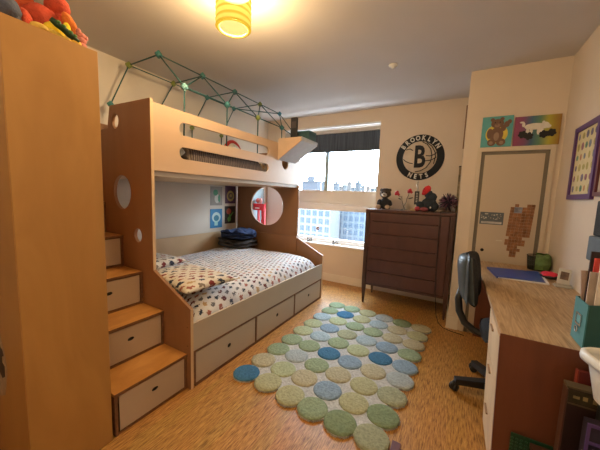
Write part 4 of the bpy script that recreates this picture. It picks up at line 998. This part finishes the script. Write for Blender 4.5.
ph = thing('photo_holder', 'small clear stand with a tilted photo on the desk in front of the red dish', 'photo stand', (2.135, 1.345, KT))
m = MB().box(-.045, .045, -.035, .035, 0, .008, .002).box(-.045, .045, -.004, .004, .008, .020)
obj('stand_foot', m, P((.42, .41, .38), .3), ph)
m = MB().box(-.034, .034, -.003, .003, 0, .105, .001); m.xf(Matrix.Translation((0, .0, .020)) @ Matrix.Rotation(R(-18), 4, 'X') @ Matrix.Rotation(R(8), 4, 'Y'))
obj('photo_frame', m, P((.55, .54, .50), .35), ph)
m = MB().box(-.022, .022, -.0045, -.0031, .03, .085); m.xf(Matrix.Translation((0, .0, .020)) @ Matrix.Rotation(R(-18), 4, 'X') @ Matrix.Rotation(R(8), 4, 'Y'))
obj('photo', m, P((.16, .10, .07), .4, .6), ph)

# magazine file and its contents
FX0, FX1, FY0, FY1, FT = 1.930, 2.165, .282, .412, .945
mf = thing('magazine_file', 'teal magazine file with metal label holder on the near end of the desk', 'magazine file', (2.05, .345, KT))
TL = P((.045, .20, .215), .55); TLD = P((.018, .085, .075), .55)
obj('file_end', MB().box(FX0, FX0+.004, FY0, FY1, KT, FT-.006), TL, mf, True)
obj('file_side', MB().prism([(FX0+.0045, KT), (FX1, KT), (FX1, FT+.07), (FX0+.12, FT+.015), (FX0+.0045, FT-.006)], FY0, FY0+.004, 'xz'), TLD, mf, True)
obj('file_side', MB().prism([(FX0+.0045, KT), (FX1, KT), (FX1, FT+.07), (FX0+.12, FT+.015), (FX0+.0045, FT-.006)], FY1-.004, FY1, 'xz'), TLD, mf, True)
obj('file_end', MB().box(FX1, FX1+.004, FY0, FY1, KT, FT+.07), TLD, mf, True)
obj('file_bottom', MB().box(FX0+.0045, FX1-.0005, FY0+.0045, FY1-.0045, KT, KT+.004), TLD, mf, True)
lh = obj('label_holder', MB().prism(rect(.318, .372, .835, .885), FX0-.004, FX0-.0003, 'yz', [rect(.324, .366, .843, .879)]), MAT['chrome'], mf, True)
obj('finger_ring', MB().tube([(FX0-.006, .345+.012*math.cos(2*PI*k/16), .818+.012*math.sin(2*PI*k/16)) for k in range(16)], .0025, 6, closed=True), MAT['chrome'], lh, True)
obj('label_card', MB().box(FX0-.0012, FX0-.0003, .3245, .3655, .8435, .8785), P((.10, .30, .32), .6), lh, True)
def sheet(name, label, cat, x0, x1, y0, y1, z1, col, tilt=0, z0=KT+.005, rough=.7, mb=None):
    t = obj(name, MB().box(-(x1-x0)/2, (x1-x0)/2, -(y1-y0)/2, (y1-y0)/2, 0, z1-z0, .0015), P(col, rough, .1))
    t.location = ((x0+x1)/2, (y0+y1)/2, z0); t.rotation_euler = (0, tilt, 0); return tag(t, label, cat)
sheet('paper_folder', 'pinkish brown paper folder leaning at the back of the teal magazine file', 'folder', 1.958, 2.08, .392, .399, 1.062, (.42, .31, .26), -.10)
sheet('notebook', 'black notebook peeking up behind the red one in the magazine file', 'notebook', 1.948, 2.05, .380, .388, 1.140, (.03, .015, .015))
sheet('notebook', 'bright red notebook rising from the teal magazine file', 'notebook', 1.957, 2.06, .366, .375, 1.115, (.62, .06, .04))
sheet('paper_folder', 'grey-beige paper folder in front of the red notebook in the magazine file', 'folder', 1.944, 2.10, .350, .358, 1.060, (.46, .38, .33))
sheet('paper_sheet', 'tall white curled sheet standing beside the striped pouch in the magazine file', 'paper', 1.962, 2.11, .330, .334, 1.120, (.74, .70, .67))
tg = thing('tiger_print_bag', 'mustard yellow pouch with black stripes stuffed in the magazine file', 'pouch', (2.055, .306, KT+.006))
obj('pouch_body', MB().box(-.068, .085, -.007, .007, 0, .305, .006, 3), P((.42, .22, .055), .8, .2), tg)
m = MB()
for q, (x0, z0, x1, z1) in enumerate(((-.06, .20, -.02, .225), (-.055, .17, -.005, .18), (.0, .25, .05, .27), (-.01, .21, .06, .205), (-.06, .26, -.03, .285), (.01, .16, .07, .175))):
    nn = Vector((x1-x0, z1-z0)).normalized(); pp = Vector((-nn.y, nn.x))*.006
    m.prism([(x0, z0), (x0+(x1-x0)*.5+pp.x, (z0+z1)/2+pp.y), (x1, z1), (x0+(x1-x0)*.5-pp.x, (z0+z1)/2-pp.y)], -.0088, -.0072, 'xz')
o = obj('stripes', m, P((.02, .015, .01), .7), tg); o['kind'] = 'stuff'
hb = thing('hanging_bag', 'black bag with slate blue lower pocket hanging on the right wall above the file', 'bag', (2.08, .56, 1.07))
obj('bag_body', MB().box(2.03, XR-.003, .50, .66, 1.185, 1.352, .012, 3), MAT['black_fabric'], hb, True)
obj('lower_pocket', MB().box(2.02, XR-.003, .49, .67, 1.065, 1.1845, .014, 3), P((.07, .095, .12), .6, .15), hb, True)
obj('wall_hook', MB().tube([(XR-.001, .58, 1.42), (XR-.03, .58, 1.42), (XR-.045, .58, 1.40)], .005, 8), MAT['chrome'], hb, True)
obj('strap', MB().tube([(2.06, .53, 1.35), (2.12, .56, 1.385), (XR-.038, .58, 1.405), (2.12, .60, 1.385), (2.06, .63, 1.35)], .006, 8), MAT['black_fabric'], hb, True)

# ------------------------------------------------------------------ low bench with boards and boxes at the near right corner
BZ = .33
bn = thing('low_bench', 'low dark wooden bench under the boards at the near right corner', 'bench', (2.0, -.12, 0))
obj('bench_top', MB().box(1.80, XR-.018, -.48, .228, BZ-.022, BZ, .003), MAT['mahogany_dark'], bn, True)
for x in (1.82, XR-.06):
    for y in (-.46, .185): obj('leg', MB().box(x, x+.035, y, y+.035, 0, BZ-.0225, .003), MAT['mahogany_dark'], bn, True)
def board(name, label, cat, x0, x1, y0, y1, z1, col):
    t = thing(name, label, cat, ((x0+x1)/2, (y0+y1)/2, BZ+.0005)); return t
B0 = BZ+.0005
t = board('red_book', 'dark red book standing behind the black game box', 'book', 1.905, 2.12, .190, .215, 0, 0)
obj('cover', MB().box(1.905, 2.12, .192, .213, B0, .705, .002), P((.17, .022, .015), .5), t, True)
obj('spine', MB().box(1.899, 1.9045, .191, .214, B0, .707, .002), P((.30, .05, .03), .45), t, True)
t = board('game_box', 'tall black box with gold-lettered top band leaning at the desk end', 'box', 1.858, 2.12, .125, .165, 0, 0)
obj('box_body', MB().box(1.862, 2.12, .125, .165, B0, .663, .002), P((.030, .014, .014), .45), t, True)
obj('side_trim', MB().box(1.8565, 1.8615, .124, .166, B0, .660, .001), P((.10, .045, .03), .45), t, True)
obj('top_band', MB().box(1.8625, 2.12, .1235, .1245, .615, .660), P((.045, .038, .020), .4, .5), t, True)
obj('band_rim', MB().box(1.8565, 2.12, .1235, .1665, .6635, .672, .001).box(1.8625, 2.12, .1228, .1234, .606, .6125), P((.11, .085, .05), .45), t, True)
m = MB(); rnd = random.Random(2)
for k in range(9):
    x = 1.875+k*.026; m.box(x, x+.012+rnd.random()*.006, .1228, .1234, .628+rnd.random()*.004, .642+rnd.random()*.006)
obj('gold_lettering', m, P((.34, .27, .12), .4, .3), t, True)['kind'] = 'stuff'
t = board('black_case', 'plain black case standing between the game box and the white tub', 'case', 1.93, 2.14, .075, .115, 0, 0)
obj('case_body', MB().box(1.935, 2.14, .080, .118, B0, .655, .008, 3), MAT['black'], t, True)
obj('case_handle', MB().box(1.99, 2.08, .090, .108, .656, .672, .004), MAT['black'], t, True)
t = board('purple_box', 'purple framed game box with pale lettering', 'box', 1.885, 2.14, .02, .06, 0, 0)
PU = P((.13, .075, .26), .45)
obj('box_body', MB().box(1.887, 2.14, .022, .060, B0, .613, .002), P((.030, .022, .045), .4, .4), t, True)
obj('box_rim', MB().prism(rect(1.885, 2.142, B0, .617), .016, .0215, 'xz', [rect(1.893, 2.13, .36, .606)]).box(1.893, 2.13, .017, .0215, .545, .555), PU, t, True)
obj('lettering', text_mb('CA', .048, .002, Matrix.Translation((1.955, .0195, .580)) @ FACE_Y, .001), P((.55, .50, .46), .4), t, True)
obj('picture_panel', MB().box(1.96, 2.10, .0195, .0215, .40, .525), P((.48, .46, .50), .5, .2), t, True)
obj('picture_panel', MB().box(1.905, 1.950, .0195, .0215, .42, .53), P((.16, .12, .22), .5, .5), t, True)
t = board('framed_print', 'black picture in a thin white frame, nearest of the leaning boards', 'picture frame', 1.875, 2.14, -.04, -.01, 0, 0)
obj('frame', MB().prism(rect(1.869, 2.142, B0, .537), -.035, -.010, 'xz', [rect(1.877, 2.134, B0+.008, .529)]), P((.70, .66, .62), .45), t, True)
obj('inner_frame', MB().prism(rect(1.8775, 2.1335, B0+.0085, .5285), -.030, -.012, 'xz', [rect(1.895, 2.115, B0+.025, .512)]), P((.015, .015, .018), .4), t, True)
obj('picture_sheet', MB().box(1.8955, 2.1145, -.020, -.014, B0+.0255, .5115), P((.10, .085, .075), .5, .5), t, True)
# white plastic tub on a black crate, mostly out of the picture
cr_ = thing('black_crate', 'black storage crate carrying the white tub at the right edge', 'crate', (2.06, -.24, B0))
obj('crate_body', MB().box(1.955, 2.165, -.42, -.08, B0, .66, .008, 3), MAT['black'], cr_, True)
obj('crate_rim', MB().box(1.950, 2.170, -.425, -.075, .6605, .682, .004), MAT['black'], cr_, True)
tb2 = thing('white_tub', 'white plastic tub with rounded rim at the right edge in front of the teal file', 'tub', (2.03, -.115, .6825))
def tubf(u, v):
    # rounded rectangle plan, flaring upward
    a = 2*PI*u; sgn = lambda q, p: math.copysign(abs(q)**p, q)
    k = .88+.12*v
    return (2.025+.160*k*sgn(math.cos(a), .24), -.115+.212*k*sgn(math.sin(a), .24), .683+.132*v)
m = MB().grid(56, 8, tubf)
m.grid(56, 8, lambda u, v: (lambda p: (2.025+(p[0]-2.025)*.965, -.115+(p[1]+.115)*.97, p[2]+.003))(tubf(u, v)), flip=True)
m.prism([tubf(k/56, 0)[:2] for k in range(56)], .6828, .6862, 'xy')
TR_ = Matrix.Translation((1.855, .10, 0)) @ Matrix.Rotation(R(17), 4, 'Z') @ Matrix.Translation((-1.855, -.10, 0)); m.xf(TR_)
obj('tub_wall', m, MAT['white_plastic'], tb2, True)
ro = []
for sc2, z in ((1.0, .806), (1.085, .806), (1.095, .816), (1.085, .832), (1.04, .838), (.985, .832), (.975, .818)):
    ro.append([(2.025+(p[0]-2.025)*sc2, -.115+(p[1]+.115)*(1+(sc2-1)*.75), z) for p in (tubf(k/56, 1) for k in range(56))])
m = MB(); rings = [[m.bm.verts.new(p) for p in r_] for r_ in ro]
for A_, B_ in zip(rings, rings[1:]+rings[:1]):
    for k in range(56): f_ = m.bm.faces.new((A_[k], A_[(k+1) % 56], B_[(k+1) % 56], B_[k])); f_.smooth = True
m.xf(TR_); obj('tub_rim', m, MAT['white_plastic'], tb2, True)

# green studded plate between the bench and the desk, and the maroon wood foot by the rug
gpl = thing('green_baseplate', 'dark green studded toy building plate standing against the desk end', 'toy plate', (1.77, .235, 0))
Mg = Matrix.Translation((1.800, .248, -.022)) @ Matrix.Rotation(R(1), 4, 'X')
m = MB().box(-.062, .078, -.004, .004, .022, .358, .004)
m.xf(Mg); m.xf(Matrix.Translation((-1.77, -.235, 0))); obj('plate', m, P((.008, .055, .028), .45), gpl)
m = MB()
for i in range(9):
    for j in range(20):
        m.lathe([(0, -.0068), (.0048, -.0068), (.0052, -.0042)], (-.056+i*.016, 0, .034+j*.016), 8, 'y')
m.xf(Mg); m.xf(Matrix.Translation((-1.77, -.235, 0))); obj('studs', m, P((.012, .085, .042), .4), gpl)['kind'] = 'stuff'
mf2 = thing('maroon_wood_stand', 'stepped maroon wooden stand foot on the floor at the rug near corner', 'stand', (1.31, .21, 0))
MR = P((.12, .035, .035), .5, .15)
obj('foot_block', MB().box(1.256, 1.300, .17, .262, 0, .036, .002), MR, mf2, True)
obj('foot_bar', MB().box(1.3005, 1.40, .16, .240, 0, .024, .002), MR, mf2, True)

# ------------------------------------------------------------------ little things on the window sill (top at z = .581)
def sill_bird(x, y, label, rz):
    t = thing('sill_figurine', label, 'figurine', (x, y, WZ0+.0065), rz)
    obj('body', MB().ball((0, 0, .022), (.020, .026, .022), n=8).ball((.0, -.012, .05), (.014, .014, .014), n=8), P((.02, .02, .022), .6), t)
    obj('tail', MB().tube([(.02, 0, .03), (.045, 0, .055), (.060, 0, .03), (.055, 0, .004)], [.006, .009, .008, .004], 8), P((.02, .02, .022), .6), t)
    obj('wing', MB().ball((.005, -.024, .026), (.010, .006, .012), n=6), P((.6, .6, .6), .6), t)
sill_bird(-.625, 2.79, 'small black and white figurine on the window sill nearest the bunk', .3)
sill_bird(-.175, 2.79, 'small black and white figurine on the window sill toward the dresser', .2)
t = thing('suction_hook', 'small white ring hook with dark rim on the lower window pane', 'hook', (-.50, wy+.018, .80))
obj('ring', MB().tube([(.024*math.cos(2*PI*k/20), -.004, .024*math.sin(2*PI*k/20)) for k in range(20)], .006, 8, closed=True), P((.25, .04, .05), .5), t)
obj('cup', MB().lathe([(0, -.008), (.016, -.006), (.019, .0), (0, .0005)], n=20, axis='y'), P((.8, .8, .8), .4), t)

# ------------------------------------------------------------------ groups of repeats
GROUPS = {'small_picture': 'four small pictures on the wall inside the lower bunk', 'bed_pillow': 'pillows on the lower bed', 'bunk_pillow': 'pillows on the upper bunk',
          'folded_blanket': 'folded blankets in the bed corner', 'city_tower': 'skyline towers outside the window', 'apartment_building': 'apartment blocks outside the window',
          'paper_folder': 'paper folders in the magazine file', 'notebook': 'notebooks in the magazine file', 'ceiling_lamp': 'yellow drum ceiling lamps',
          'sill_figurine': 'figurines on the window sill', 'round_plush': 'small round plush toys', 'dragon_plush': 'plush toys on the wardrobe', 'banana_plush': 'plush toys on the wardrobe',
          'plush_toy': 'plush toys on the wardrobe', 'pink_plush': 'plush toys on the wardrobe'}
for o in list(C.objects):
    k = o.name.split('.')[0]
    if o.parent is None and k in GROUPS and 'label' in o.keys(): o['group'] = GROUPS[k]
